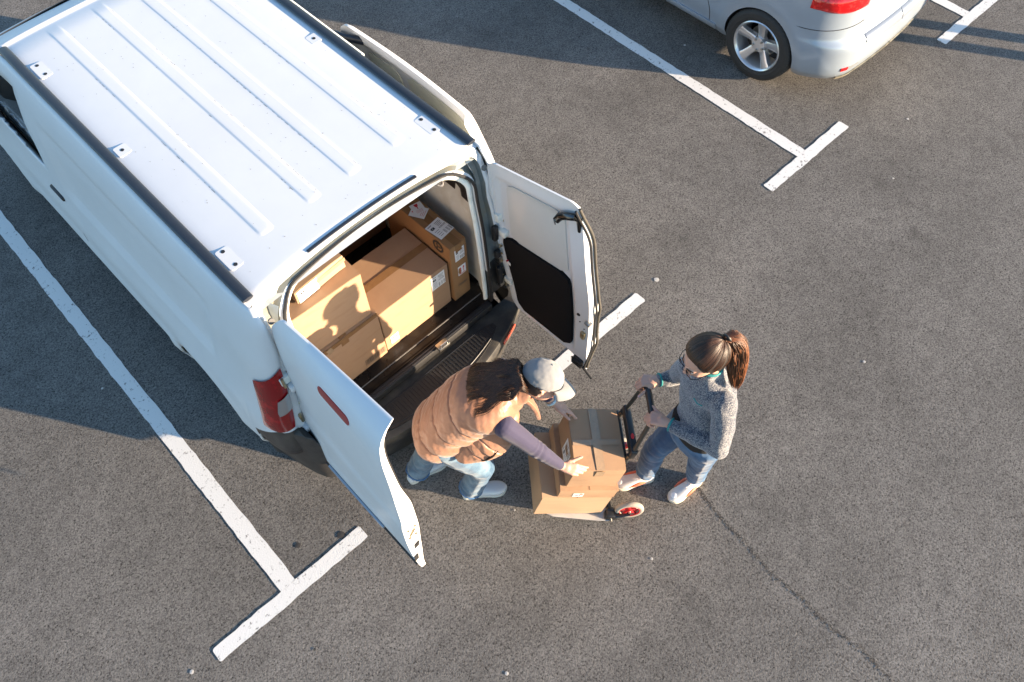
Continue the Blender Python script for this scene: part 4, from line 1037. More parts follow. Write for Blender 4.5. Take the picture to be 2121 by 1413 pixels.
# rear bumper details
def on_rear(x, z, off=.0):
    """point on the body surface by x and height at the rear"""
    best = min((ring_pt(t, z) for t in np.linspace(0.0001, .14, 220)), key=lambda q: abs(q[0]+abs(x)))
    nrm = Vector((best[0], (best[1]-1.2)*1.0, 0)).normalized()
    return Vector((math.copysign(best[0], x)+nrm.x*off*(1 if x < 0 else -1), best[1]+nrm.y*off, z))
def surf_patch(name, pts_xz, m_, parent, off, n=10):
    pass
def rear_strip(name, t0, t1, zf0, zf1, off, m_, n=24, k=6, thick=.006, bul=.0, parent=None, side=-1):
    """piece of trim following the body surface between outline parameters t0..t1 and heights zf0(u)..zf1(u)"""
    V, F = [], []
    for lay in (off+thick, off-.004):
        for i in range(n+1):
            u = i/n; t = lerp(t0, t1, u)
            for j in range(k+1):
                z = lerp(zf0(u), zf1(u), j/k); p0 = Vector(ring_pt(t, z)); p1 = Vector(ring_pt(t+.002, z)); tg = (p1-p0).normalized(); nr = Vector((tg.y, -tg.x, 0))
                if nr.dot(Vector((p0.x, p0.y-2.1, 0))) < 0: nr = -nr
                b = bul*math.sin(math.pi*u)**.5*math.sin(math.pi*j/k)**.5 if lay > off else 0
                q = p0+nr*(lay+b); V.append((q.x*(1 if side < 0 else -1), q.y, q.z))
    m2 = (n+1)*(k+1)
    for i in range(n):
        for j in range(k):
            a = i*(k+1)+j; F.append((a, a+k+1, a+k+2, a+1)); F.append((m2+a, m2+a+1, m2+a+k+2, m2+a+k+1))
    for i in range(n):
        for j in (0, k): a = i*(k+1)+j; F.append((a, m2+a, m2+a+k+1, a+k+1))
    for j in range(k):
        for i in (0, n): a = i*(k+1)+j; F.append((a, a+1, m2+a+1, m2+a))
    return mesh_obj(name, V, F, m_, parent or car, autosmooth=45)
def t_at(x, z):   # outline parameter on the rear left part for a given |x|
    ts = np.linspace(0.0005, .2499, 500); return float(min(ts, key=lambda t: abs(ring_pt(t, z)[0]+x)))
def t_aty(y, z):
    ts = np.linspace(0.02, .25, 600); return float(min(ts, key=lambda t: abs(ring_pt(t, z)[1]-y)))
for sd in (-1, 1):
    tl = rear_strip('tail_lamp', t_at(.52, .85), t_aty(.36, .85), lambda u: .845-.015*math.sin(math.pi*min(1, u*1.2)), lambda u: 1.02-.08*u, .002, cred, n=30, k=12, bul=.022, side=sd)
    rear_strip('bumper_reflector', t_at(.66, .335)+.0, t_at(.60, .335), lambda u: .318, lambda u: .352, .003, cred, n=6, k=2, thick=.004, side=sd)
    rear_strip('reflector_pocket', t_at(.60, .335), t_at(.48, .335), lambda u: .318, lambda u: .350-.01*u, .0, mat('shaded_grey', (.16, .17, .18), .4), n=8, k=3, thick=.002, side=sd)
    # panel gaps: bumper to wing
    bm = bmesh.new(); pts = [tuple(Vector(ring_pt(t, .655+.05*u))+Vector((0, 0, 0))) for u, t in ((u, lerp(t_aty(.62, .66), t_at(.50, .70), u)) for u in np.linspace(0, 1, 14))]
    pts = [((x-.001)*(1 if sd < 0 else -1), y-.002, z) for x, y, z in pts]; add_tube(bm, pts, .0028, 5); bm_obj('panel_gap', bm, rubber, car)
    pts = [(-(CW(z)+.0005)*(1 if sd < 0 else -1), 1.19+.26*sstep(.35, .9, z), z) for z in np.linspace(.30, .97, 16)]
    tube('door_gap', pts, .003, rubber, car, n=5)
    rear_strip('sill_moulding', t_aty(1.12, .27), .25, lambda u: .215, lambda u: .30, .004, silver, n=20, k=4, thick=.012, bul=.01, side=sd)
# smooth ledge on top of the bumper with the plate recess and valance
rear_strip('bumper_ledge', .0008, t_at(.48, .56), lambda u: .50+.03*u, lambda u: .585, .004, mat('silver_matt', (.17, .20, .25), .35, .3), n=24, k=3, thick=.004, side=-1)
rear_strip('bumper_ledge', .0008, t_at(.48, .56), lambda u: .50+.03*u, lambda u: .585, .004, MATS['silver_matt'], n=24, k=3, thick=.004, side=1)
rear_strip('lower_valance', .0008, t_at(.62, .22), lambda u: .195, lambda u: .27-.04*u, .006, dirty, n=24, k=3, thick=.008, side=-1)
rear_strip('lower_valance', .0008, t_at(.62, .22), lambda u: .195, lambda u: .27-.04*u, .006, dirty, n=24, k=3, thick=.008, side=1)
tc_ = bpy.data.curves.new('model_script', 'FONT'); tc_.body = 'Executive'; tc_.size = .045; tc_.extrude = .001; tc_.shear = .3
to = bpy.data.objects.new('tmp_text', tc_); COL.objects.link(to)
me = bpy.data.meshes.new_from_object(to); bpy.data.objects.remove(to)
scr = bpy.data.objects.new('chrome_script', me); COL.objects.link(scr); me.materials.append(steel); scr.parent = car
scr.location = (-.44, .090, .695); scr.rotation_euler = (R_(84), 0, R_(-3))

# two unseen posts, added to cast shadow stripes on the ground by the silver car
pm = mat('galvanised_post', (.35, .36, .36), .4, .7)
for px, py, lb in ((8.474, -2.00, 'unseen post added for its shadow, farther from the van of the two'), (8.195, -2.00, 'unseen post added for its shadow, nearer the van of the two')):
    po = empty('shadow_post', (px, py, 0)); tag(po, lb, 'shadow_post', 'posts added to cast shadow stripes')
    tube('post', [(0, 0, 0), (0, 0, .90)], .063, pm, po, n=20); bm = bmesh.new(); bmesh.ops.create_uvsphere(bm, u_segments=20, v_segments=10, radius=.064)
    bmesh.ops.transform(bm, matrix=Matrix.Translation((0, 0, .90)) @ Matrix.Diagonal((1, 1, .5, 1)), verts=bm.verts); bm_obj('cap', bm, pm, po, smooth=True)
# ------------------------------------------------------------------ people: clay-like modelling helpers
def add_cap(bm, p0, r0, p1, r1, n=12, flat=None):
    p0, p1 = Vector(p0), Vector(p1); d = p1-p0; L_ = max(d.length, 1e-6); d /= L_
    a = d.orthogonal().normalized(); b = d.cross(a); rings = []
    def ring(c, r): return [bm.verts.new(c+(a*math.cos(2*math.pi*k/n)+b*math.sin(2*math.pi*k/n))*r) for k in range(n)]
    for t in (-.94, -.7, -.35): rings.append(ring(p0+d*(t*r0), r0*math.sqrt(1-t*t)))
    rings.append(ring(p0, r0)); rings.append(ring(p1, r1))
    for t in (.35, .7, .94): rings.append(ring(p1+d*(t*r1), r1*math.sqrt(1-t*t)))
    for A, B in zip(rings[:-1], rings[1:]):
        for k in range(n): bm.faces.new((A[k], A[(k+1) % n], B[(k+1) % n], B[k]))
    bm.faces.new(rings[0][::-1]); bm.faces.new(rings[-1])
def add_ell(bm, c, ax, seg=18):
    """ellipsoid: ax = three (direction*radius) vectors"""
    r = bmesh.ops.create_icosphere(bm, subdivisions=3, radius=1.0); M = Matrix([[*a, 0] for a in ax]+[[0, 0, 0, 1]]).transposed()
    M = Matrix(((ax[0][0], ax[1][0], ax[2][0], c[0]), (ax[0][1], ax[1][1], ax[2][1], c[1]), (ax[0][2], ax[1][2], ax[2][2], c[2]), (0, 0, 0, 1)))
    bmesh.ops.transform(bm, matrix=M, verts=r['verts'])
def add_loft(bm, secs, n=28, sub=5, ends=True, sq=2.0):
    """secs: (centre, A, B) with A, B half-axis vectors; smooth interpolation, capped"""
    C = [Vector(s[0]) for s in secs]; A = [Vector(s[1]) for s in secs]; B = [Vector(s[2]) for s in secs]
    def cr(P, i, t):
        p0, p1, p2, p3 = P[max(0, i-1)], P[i], P[min(len(P)-1, i+1)], P[min(len(P)-1, i+2)]
        return 0.5*((2*p1)+(p2-p0)*t+(2*p0-5*p1+4*p2-p3)*t*t+(3*p1-p0-3*p2+p3)*t**3)
    rows = []
    for i in range(len(C)-1):
        for k in range(sub): t = k/sub; rows.append((cr(C, i, t), cr(A, i, t), cr(B, i, t)))
    rows.append((C[-1], A[-1], B[-1]))
    if ends:
        def capr(c, a, b, d):
            r = min(a.length, b.length)*.55; return [(c+d*(r*math.sin(q)), a*math.cos(q), b*math.cos(q)) for q in (R_(30), R_(58), R_(80))]
        d0 = (rows[0][0]-rows[1][0]).normalized(); d1 = (rows[-1][0]-rows[-2][0]).normalized()
        rows = capr(*rows[0], d0)[::-1]+rows+capr(*rows[-1], d1)
    R = []
    for c, a, b in rows:
        ring = []
        for k in range(n):
            u = 2*math.pi*k/n; cu, su = math.cos(u), math.sin(u)
            ring.append(bm.verts.new(c+a*math.copysign(abs(cu)**(2/sq), cu)+b*math.copysign(abs(su)**(2/sq), su)))
        R.append(ring)
    for P, Q in zip(R[:-1], R[1:]):
        for k in range(n): bm.faces.new((P[k], P[(k+1) % n], Q[(k+1) % n], Q[k]))
    bm.faces.new(R[0][::-1]); bm.faces.new(R[-1])
def limb(bm, pts, n=14, sub=4):
    """pts: (point, radius); tapered smooth limb"""
    for (a, ra), (b, rb) in zip(pts[:-1], pts[1:]): add_cap(bm, a, ra, b, rb, n)
def clay(name, bm, voxel, m, parent=None, smooth=2, disp=None, factor=.5):
    me = bpy.data.meshes.new('tmp'); bmesh.ops.recalc_face_normals(bm, faces=bm.faces); bm.to_mesh(me); bm.free()
    o = bpy.data.objects.new('tmp', me); COL.objects.link(o)
    r = o.modifiers.new('r', 'REMESH'); r.mode = 'VOXEL'; r.voxel_size = voxel; r.adaptivity = 0
    if smooth: s_ = o.modifiers.new('s', 'SMOOTH'); s_.iterations = smooth; s_.factor = factor
    dg = bpy.context.evaluated_depsgraph_get(); m2 = bpy.data.meshes.new_from_object(o.evaluated_get(dg)); bpy.data.objects.remove(o); bpy.data.meshes.remove(me)
    m2.name = name
    if disp:
        n = len(m2.vertices); co = np.empty(n*3, np.float32); no = np.empty(n*3, np.float32)
        m2.vertices.foreach_get('co', co); m2.vertices.foreach_get('normal', no); co = co.reshape(-1, 3); no = no.reshape(-1, 3)
        d = disp(co, no); co = co + (no*d[:, None] if d.ndim == 1 else d)
        m2.vertices.foreach_set('co', co.astype(np.float32).ravel()); m2.update()
    for p in m2.polygons: p.use_smooth = True
    o = bpy.data.objects.new(name, m2); COL.objects.link(o); o.parent = parent
    for mm in (m if isinstance(m, (list, tuple)) else [m]): m2.materials.append(mm)
    return o
def npn(P, scale, seed=0):
    """cheap smooth pseudo-noise for arrays of points"""
    r = np.random.default_rng(seed); out = np.zeros(len(P))
    for k in range(7):
        w = r.normal(size=3)*scale*(1+.5*k/3); out += np.sin(P @ w + r.uniform(0, 6.28))*(1/(1+.35*k))
    return out/3.0
def seg_t(P, a, b):
    a = np.array(a, float); b = np.array(b, float); d = b-a; L2 = (d**2).sum(); return np.clip(((P-a) @ d)/max(L2, 1e-12), 0, 1)
def seg_d(P, a, b):
    a = np.array(a, float); b = np.array(b, float); t = seg_t(P, a, b)[:, None]; return np.sqrt(((P-(a+(b-a)*t))**2).sum(1))
def hand_prims(bm, wrist, d, n, thumb_side, curl=(20, 25, 18), sc=1.0, spread=.06, thumb=None, curls=None, tcurl=(10, 20), fore=None):
    d = Vector(d).normalized(); n = Vector(n); n = (n-d*n.dot(d)).normalized(); s = Vector(thumb_side); s = (s-d*s.dot(d)-n*s.dot(n)).normalized(); w = Vector(wrist)
    if fore is not None: add_cap(bm, fore, .027*sc, w, .0235*sc)
    add_cap(bm, w, .022*sc, w+d*.03*sc, .024*sc)
    L_ = [(.043, .026, .022), (.047, .030, .023), (.044, .028, .022), (.034, .021, .019)]; tips = []
    for i in range(4):
        off = (.0285-.0190*i)*sc; base = w+d*(.086-.004*abs(i-1)-(.006 if i == 3 else 0))*sc+s*off
        add_cap(bm, w+d*.012*sc+s*off*.55, .0155*sc, base, .0118*sc)
        if i < 3: add_cap(bm, w+d*.030*sc+s*(off-.008*sc)*.7, .0145*sc, base+s*(-.0095*sc)-d*.006*sc, .0108*sc)
        cc = curls[i] if curls else curl; a = 0; p = base; dd0 = (d+s*spread*(1.5-i)).normalized(); rr = (.0100, .0090, .0082, .0072) if i < 3 else (.0088, .0079, .0072, .0064)
        for k in range(3):
            a += R_(cc[k]); dv = dd0*math.cos(a)+n*math.sin(a); q = p+dv*L_[i][k]*sc; add_cap(bm, p, rr[k]*sc, q, rr[k+1]*sc, 10); p = q
        tips.append((p, dv))
    tb = w+d*.022*sc+s*.022*sc+n*.006*sc; td = Vector(thumb if thumb else (s*.62+d*.75+n*.2)).normalized()
    add_cap(bm, w+d*.010*sc+s*.006*sc, .017*sc, tb+td*.020*sc, .0165*sc)
    p = tb+td*.006*sc; ln = (.042, .032, .026); rr = (.0155, .0118, .0105, .0088); a = 0
    for k in range(3):
        if k: a += R_(tcurl[k-1])
        dv = (td*math.cos(a)+n*math.sin(a)*.6+d*math.sin(a)*.6).normalized(); q = p+dv*ln[k]*sc; add_cap(bm, p, rr[k]*sc, q, rr[k+1]*sc, 10); p = q
    return tips, (p, dv)
def nail(name, p, dv, up, m_, parent, r=.0062):
    """fingernail plate on the fingertip"""
    dv = Vector(dv).normalized(); up = Vector(up); up = (up-dv*up.dot(dv)).normalized(); sd = dv.cross(up)
    M = Matrix(((sd.x, dv.x, up.x, 0), (sd.y, dv.y, up.y, 0), (sd.z, dv.z, up.z, 0), (0, 0, 0, 1))); M.translation = Vector(p)+up*.0050-dv*.004
    return prism(name, [(r*.85*math.cos(t), r*1.15*math.sin(t)) for t in np.linspace(0, 2*math.pi, 14, endpoint=False)], 0, .0016, m_, parent, M=M)
def head_prims(bm, c, f, u, sc=1.0):
    c = Vector(c); f = Vector(f).normalized(); u = Vector(u); u = (u-f*u.dot(f)).normalized(); l = u.cross(f); S = sc
    P = lambda a, b, e: c+f*(a*S)+l*(b*S)+u*(e*S)
    add_ell(bm, P(-.012, 0, .018), (f*.092*S, l*.073*S, u*.088*S))
    add_ell(bm, P(.030, 0, -.030), (f*.062*S, l*.058*S, u*.080*S))
    add_ell(bm, P(.052, 0, -.082), (f*.026*S, l*.030*S, u*.022*S))
    add_cap(bm, P(.045, 0, -.078), .026*S, P(-.005, .046, -.050), .018*S); add_cap(bm, P(.045, 0, -.078), .026*S, P(-.005, -.046, -.050), .018*S)
    add_cap(bm, P(.083, 0, .004), .0085*S, P(.104, 0, -.034), .0115*S)
    for s in (-1, 1):
        add_ell(bm, P(.096, s*.010, -.037), (f*.010*S, l*.008*S, u*.007*S))
        add_cap(bm, P(.079, s*.012, .016), .009*S, P(.070, s*.040, .014), .009*S)
        add_ell(bm, P(.060, s*.034, -.030), (f*.022*S, l*.020*S, u*.018*S))
        add_ell(bm, P(-.008, s*.074, -.012), ((f*.9-l*s*.35)*.017*S, l*.0065*S, (u*.97-f*.2)*.030*S))
        add_ell(bm, P(-.004, s*.079, -.002), (f*.012*S, l*.006*S, u*.014*S))
    add_ell(bm, P(.090, 0, -.057), (f*.008*S, l*.023*S, u*.0055*S)); add_ell(bm, P(.087, 0, -.067), (f*.009*S, l*.020*S, u*.006*S))
    return P
def face_bits(P, f, u, parent, lip_m, eye=True):
    f = Vector(f).normalized(); u = Vector(u); u = (u-f*u.dot(f)).normalized(); l = u.cross(f)
    bm = bmesh.new(); add_ell(bm, P(.0925, 0, -.0572), (f*.0068, l*.021, u*.0042)); add_ell(bm, P(.0895, 0, -.0672), (f*.0078, l*.0185, u*.0052)); bm_obj('lips', bm, lip_m, parent, smooth=True)
    for s in (-1, 1):
        bm = bmesh.new(); add_ell(bm, P(.074, s*.031, .000), (f*.0095, l*.0125, u*.0065)); e = bm_obj('eye', bm, mat('eye_white', (.62, .60, .58), .15), parent, smooth=True)
        bm = bmesh.new(); add_ell(bm, P(.0822, s*.031, -.001), (f*.002, l*.005, u*.005)); bm_obj('iris', bm, mat('iris_dark', (.02, .012, .008), .1), e, smooth=True)
        tube('eyebrow', [P(.087, s*.014, .020), P(.083, s*.030, .026), P(.070, s*.048, .020)], [.0022, .003, .0012], mat('brow_hair', (.03, .018, .010), .8), parent, n=6)
skin = mat('skin_fair', (.46, .275, .205), .48, var=.06, vscale=16, spec=.35, col2=(.50, .255, .19), c2scale=9, c2lo=.5, c2hi=.72)
for m_ in (skin,):
    b_ = m_.node_tree.nodes['Principled BSDF']; b_.inputs['Subsurface Weight'].default_value = .12; b_.inputs['Subsurface Radius'].default_value = (.01, .004, .002)
lipm = mat('lips_rose', (.42, .14, .12), .4)
nail_l = mat('nail_lilac', (.45, .42, .62), .2, coat=.5); nail_n = mat('nail_natural', (.60, .38, .32), .25, coat=.3)

def shoe(parent, heel, dirv, L_, up_m, sole_m, lace_m, accents=None, w=.047, roll=0.0, pitch=0.0, tilt=None):
    """trainer: heel point on the ground, pointing along dirv"""
    d = Vector((dirv[0], dirv[1], 0)).normalized(); s = Vector((-d.y, d.x, 0)); M = Matrix(((d.x, s.x, 0, heel[0]), (d.y, s.y, 0, heel[1]), (0, 0, 1, heel[2] if len(heel) > 2 else 0), (0, 0, 0, 1))) @ Matrix.Rotation(pitch, 4, 'Y')
    root = bpy.data.objects.new('shoe', None); COL.objects.link(root); root.parent = parent; root.matrix_local = M
    k = L_/.27
    out = []
    for t in np.linspace(0, 1, 30):
        x = t*L_; wd = knots([(0, .018), (.04, .030), (.15, .036), (.35, .034), (.55, .041), (.74, .049), (.88, .043), (.96, .026), (1, .010)])(t)*w/.049; out.append((x, wd))
    cv = lambda t: .004*math.sin(t*3.1)
    poly = [(x, wd+cv(x/L_)) for x, wd in out]+[(x, -wd+cv(x/L_)) for x, wd in out[::-1]]
    bm = bmesh.new(); n = len(poly)
    lv = []
    for z, g in ((0, .94), (.006, 1.0), (.026, 1.02), (.030, .97)):
        lv.append([bm.verts.new((x if g > .96 else lerp(L_/2, x, .985), y*g, z*1.0+(.010*max(0, (x/L_-.80)/.2)**2)+(.004 if x/L_ < .3 and z > .02 else 0))) for x, y in poly])
    for A, B in zip(lv[:-1], lv[1:]):
        for q in range(n): bm.faces.new((A[q], A[(q+1) % n], B[(q+1) % n], B[q]))
    bm.faces.new(lv[0][::-1]); bm.faces.new(lv[-1]); bm_obj('sole', bm, sole_m, root, autosmooth=50)
    bm = bmesh.new(); secs = []
    for t, h, wd in ((.03, .052, .024), (.12, .074, .031), (.25, .078, .032), (.38, .070, .033), (.50, .060, .036), (.65, .050, .041), (.80, .041, .041), (.92, .033, .029), (.98, .026, .014)):
        secs.append(((t*L_, cv(t), .024+(h-.01)*.42), (0, wd*w/.047, 0), (0, 0, h*.56)))
    add_loft(bm, secs, n=24, sub=3, sq=2.5); clay('upper', bm, .004, up_m, root, smooth=2)
    bm = bmesh.new(); add_tube(bm, [(L_*(.20+.15*math.cos(a)), .029*math.sin(a), .098+.008*math.cos(a)) for a in np.linspace(0, 2*math.pi, 21)[:-1]], .009, 8, closed=True); bm_obj('collar', bm, up_m, root, smooth=True)
    bm = bmesh.new(); add_loft(bm, [((L_*.34, 0, .090), (0, .019, 0), (.004, 0, .010)), ((L_*.50, 0, .074), (0, .018, 0), (.003, 0, .008)), ((L_*.62, 0, .062), (0, .014, 0), (.002, 0, .006))], n=12, sub=3); bm_obj('tongue', bm, up_m, root, smooth=True)
    for q in range(5):
        t = .40+.065*q; z = .090-.0075*q-.0; tube('lace', [(L_*t, -.024, z-.010), (L_*(t+.012), -.010, z+.001), (L_*(t+.012), .010, z+.001), (L_*t, .024, z-.010)], .0022, lace_m, root, n=6)
        tube('lace', [(L_*t, -.022, z-.008), (L_*(t+.04), 0, z), (L_*(t+.065), .022, z-.016)], .0018, lace_m, root, n=6)
    for sg in (-1, 1): tube('lace', [(L_*.40, sg*.006, .095), (L_*.38, sg*.026, .102), (L_*.42, sg*.036, .088), (L_*.45, sg*.018, .088), (L_*.41, sg*.004, .093)], .0019, lace_m, root, n=6)
    if accents:
        for sg in (-1, 1):
            pts = [(L_*t, sg*(knots([(.15, .036), (.35, .036), (.55, .040), (.75, .044)])(t)*w/.047+.001), z) for t, z in ((.28, .048), (.42, .054), (.58, .046), (.70, .038))]
            tube('side_stripe', pts, [.006, .012, .010, .003], accents, root, n=8, flat=1.0)
        bm = bmesh.new(); add_ell(bm, (L_*.86, 0, .047), ((.026, 0, -.005), (0, .024, 0), (0, 0, .012))); bm_obj('toe_cap', bm, mat('toe_cap_white', (.74, .72, .70), .5), root, smooth=True)
    return root

# ============================================================ woman in the grey fleece holding the hand truck
PR = empty('person', (2.08, -1.06, 0)); tag(PR, 'woman with brown ponytail and glasses in grey fleece gripping the hand truck', 'person')
def loc(o, root): o.matrix_parent_inverse = Matrix.Translation(-Vector(root.location)); return o
def fix(root):
    off = Vector(root.location)
    for ch in root.children: ch.matrix_parent_inverse = Matrix.Translation(-off)
hc = Vector((2.058, -1.015, 1.530)); hf = Vector((-.80, .36, -.46)).normalized(); hu = Vector((-.42, .19, .88)); hu = (hu-hf*hu.dot(hf)).normalized(); hl = hu.cross(hf)
shL, elL, wrL = Vector((2.060, -1.205, 1.315)), Vector((1.985, -1.285, 1.050)), Vector((1.918, -1.005, 1.020))
shR, elR, wrR = Vector((2.110, -.930, 1.315)), Vector((2.170, -.865, 1.010)), Vector((2.070, -.808, 1.022))
hip, chest, neck = Vector((2.060, -1.115, .93)), Vector((2.105, -1.06, 1.21)), Vector((2.098, -1.045, 1.40))
lt_ = Vector((-.20, -.98, 0)).normalized(); fw_ = Vector((-.98, .20, 0)).normalized(); up_ = Vector((0, 0, 1))
hipL, knL, anL = hip+lt_*.085+Vector((0, 0, -.04)), Vector((2.115, -1.185, .49)), Vector((2.205, -1.165, .10))
hipR, knR, anR = hip-lt_*.085+Vector((0, 0, -.04)), Vector((1.995, -.955, .49)), Vector((2.005, -.935, .10))
bm = bmesh.new()
HP = head_prims(bm, hc, hf, hu, 1.10)
add_cap(bm, neck+Vector((.01, 0, -.04)), .052, hc+hu*-.055-hf*.02, .048)
add_loft(bm, [(hip+Vector((0, 0, -.08)), lt_*.13, fw_*.09), (hip+Vector((0, 0, .08)), lt_*.115, fw_*.08), (chest, lt_*.13, fw_*.095), (neck+Vector((0, 0, -.06)), lt_*.12, fw_*.07), (neck, lt_*.05, fw_*.05)])
for a, b, c in ((shL, elL, wrL), (shR, elR, wrR)): limb(bm, [(a, .045), (a.lerp(b, .4), .042), (b, .035), (b.lerp(c, .35), .036), (c, .024)])
for a, b, c in ((hipL, knL, anL), (hipR, knR, anR)): limb(bm, [(a, .080), (a.lerp(b, .35), .072), (b, .05), (b.lerp(c, .3), .052), (c, .034)])
dL = Vector((-.40, .90, -.05)); dR = Vector((-.72, .68, -.06))
tips1, th1 = hand_prims(bm, wrL, dL, (-.1, .1, -1), Vector((.9, .35, .1)), curls=[(50, 80, 55), (50, 85, 55), (52, 85, 55), (55, 85, 50)], sc=1.0, spread=.03, thumb=Vector((.10, .98, -.05)), tcurl=(-4, 8))
tips2, th2 = hand_prims(bm, wrR, dR, (-.1, .0, -1), Vector((-.65, -.75, .1)), curls=[(48, 80, 55), (50, 85, 55), (52, 85, 55), (55, 85, 50)], sc=.97, spread=.03, thumb=Vector((-.80, .10, -.25)), tcurl=(4, 10))
clay('body', bm, .0045, skin, PR, smooth=1, factor=.5)
face_bits(HP, hf, hu, PR, lipm)
nail('fingernail', th1[0], th1[1], (0, 0, 1), nail_l, PR); nail('fingernail', th2[0], th2[1], (-.1, -.3, 1), nail_l, PR)
# fleece
fleece = bpy.data.materials.new('grey_fleece'); fleece.use_nodes = True; nt = fleece.node_tree; b_ = nt.nodes['Principled BSDF']; L = nt.links
tc = nt.nodes.new('ShaderNodeTexCoord'); nz = N(nt, 'ShaderNodeTexNoise', Scale=170.0, Detail=3.0, Roughness=0.75, Distortion=.6); L.new(tc.outputs['Object'], nz.inputs['Vector'])
rp_ = nt.nodes.new('ShaderNodeValToRGB'); L.new(nz.outputs[0], rp_.inputs[0]); e = rp_.color_ramp.elements
e[0].position = .40; e[0].color = (.018, .026, .048, 1); e[1].position = .62; e[1].color = (.30, .29, .275, 1); k = rp_.color_ramp.elements.new(.50); k.color = (.085, .093, .118, 1)
L.new(rp_.outputs[0], b_.inputs['Base Color']); b_.inputs['Roughness'].default_value = .95; b_.inputs['Sheen Weight'].default_value = .5; b_.inputs['Specular IOR Level'].default_value = .1
bp = N(nt, 'ShaderNodeBump', Strength=.9, Distance=.004); L.new(nz.outputs[0], bp.inputs['Height']); L.new(bp.outputs[0], b_.inputs['Normal'])
teal = mat('teal_trim', (.012, .20, .20), .7, bump=.0005, bscale=300)
bm = bmesh.new()
add_loft(bm, [(hip+Vector((-.005, 0, .015)), lt_*.160, fw_*.108), (hip+Vector((0, 0, .11)), lt_*.140, fw_*.098), (chest+Vector((0, 0, -.03)), lt_*.140, fw_*.108), (chest+Vector((.003, 0, .08)), lt_*.155, fw_*.108), (neck+Vector((0, 0, -.055)), lt_*.12, fw_*.08), (neck+Vector((-.004, 0, .0)), lt_*.068, fw_*.068), (neck+Vector((-.01, .0, .045)), lt_*.060, fw_*.062)], sq=2.3)
limb(bm, [(shL+Vector((.0, .02, -.01)), .068), (shL.lerp(elL, .45), .060), (elL, .053), (elL.lerp(wrL, .5), .047), (elL.lerp(wrL, .86), .036)])
limb(bm, [(shR+Vector((.0, -.02, -.01)), .068), (shR.lerp(elR, .45), .060), (elR, .052), (elR.lerp(wrR, .5), .045), (elR.lerp(wrR, .84), .036)])
def d_fleece(P, Nn):
    d = npn(P, 16, 3)*.0045+npn(P, 46, 4)*.0022
    for a, b in ((elL, shL), (elR, shR)):
        t = seg_d(P, a, a); d += .005*np.exp(-(t/.07)**2)*np.sin(P @ np.array([0, 40, 60.])+npn(P, 12, 8)*2)
    hz = P[:, 2]-(hip.z+.02); d += -.010*np.exp(-(hz/.02)**2)
    return d
fl_ = clay('fleece', bm, .0065, fleece, PR, smooth=4, disp=d_fleece)
for a, b, t0, r in ((elL, wrL, .92, .0335), (elR, wrR, .90, .033)):
    c = a.lerp(b, t0); d = (b-a).normalized(); o1 = d.orthogonal().normalized(); o2 = d.cross(o1)
    tube('cuff', [c+o1*r*math.cos(t)+o2*r*math.sin(t) for t in np.linspace(0, 2*math.pi, 21)[:-1]], .0055, teal, PR, n=8, closed=True)
c = neck+Vector((-.012, 0, .058)); tube('collar_lining', [c+lt_*.056*math.cos(t)+fw_*.058*math.sin(t) for t in np.linspace(0, 2*math.pi, 25)[:-1]], .0075, teal, PR, n=8, closed=True)
cp = chest+fw_*.118+Vector((0, 0, .07)); tube('pocket_piping', [cp+lt_*.03+Vector((0, 0, .01)), cp+lt_*.06, cp+lt_*.085+Vector((.015, 0, -.004))], .003, teal, PR, n=6)
# dark top showing below the raised sleeve
bm = bmesh.new(); add_loft(bm, [(hip+Vector((-.01, .0, -.03)), lt_*.150, fw_*.105), (hip+Vector((-.012, 0, .06)), lt_*.150, fw_*.112)], sq=2.3); clay('black_top', bm, .008, mat('black_knit', (.008, .008, .009), .9), PR, smooth=2)
# jeans
def denim(name, c1, c2): return mat(name, c1, .8, col2=c2, c2scale=7, c2lo=.42, c2hi=.66, bump=.0007, bscale=260, var=.10, vscale=60, sheen=.2, spec=.2)
jean1 = denim('faded_blue_denim', (.020, .055, .120), (.065, .135, .235))
bm = bmesh.new()
add_loft(bm, [(hip+Vector((0, 0, .03)), lt_*.150, fw_*.108), (hip+Vector((0, 0, -.06)), lt_*.168, fw_*.118), (hip+Vector((0, 0, -.12)), lt_*.165, fw_*.110)], sq=2.3)
for a, b, c in ((hipL, knL, anL), (hipR, knR, anR)): limb(bm, [(a+Vector((0, 0, -.02)), .094), (a.lerp(b, .4), .084), (b, .068), (b.lerp(c, .4), .066), (b.lerp(c, .93), .060)])
def d_jeans(P, Nn, joints):
    d = npn(P, 14, 5)*.005+npn(P, 34, 15)*.0022
    for (q, amp, sp, kf) in joints:
        r = seg_d(P, q, q); w = np.sin((P[:, 2]+P[:, 0]*.5-P[:, 1]*.35)*kf*.62+npn(P, 13, 2)*3.4+npn(P, 24, 6)*1.5); d += amp*.9*np.exp(-(r/sp)**2)*(np.abs(w)**.6*np.sign(w))*(.5+.5*npn(P, 17, 9))
    return d
JJ = [(knL, .006, .12, 120), (knR, .006, .12, 120), (anL+Vector((0, 0, .06)), .0085, .12, 150), (anR+Vector((0, 0, .06)), .0085, .12, 150), (hipL+Vector((-.05, 0, -.05)), .005, .10, 110)]
clay('jeans', bm, .006, jean1, PR, smooth=3, disp=lambda P, Nn: d_jeans(P, Nn, JJ))
white_sh = mat('white_trainer', (.52, .51, .50), .5, var=.04, vscale=30, bump=.0004, bscale=200); offsole = mat('cream_sole', (.60, .54, .44), .6)
pinkl = mat('pale_lace', (.66, .52, .48), .8)
coral = mat('coral_stripe', (.62, .13, .055), .5)
shoe(PR, (2.262, -1.183, 0), (-.985, .14), .262, white_sh, offsole, pinkl, coral)
shoe(PR, (2.055, -.975, 0), (-.86, .50), .258, white_sh, offsole, pinkl, coral)
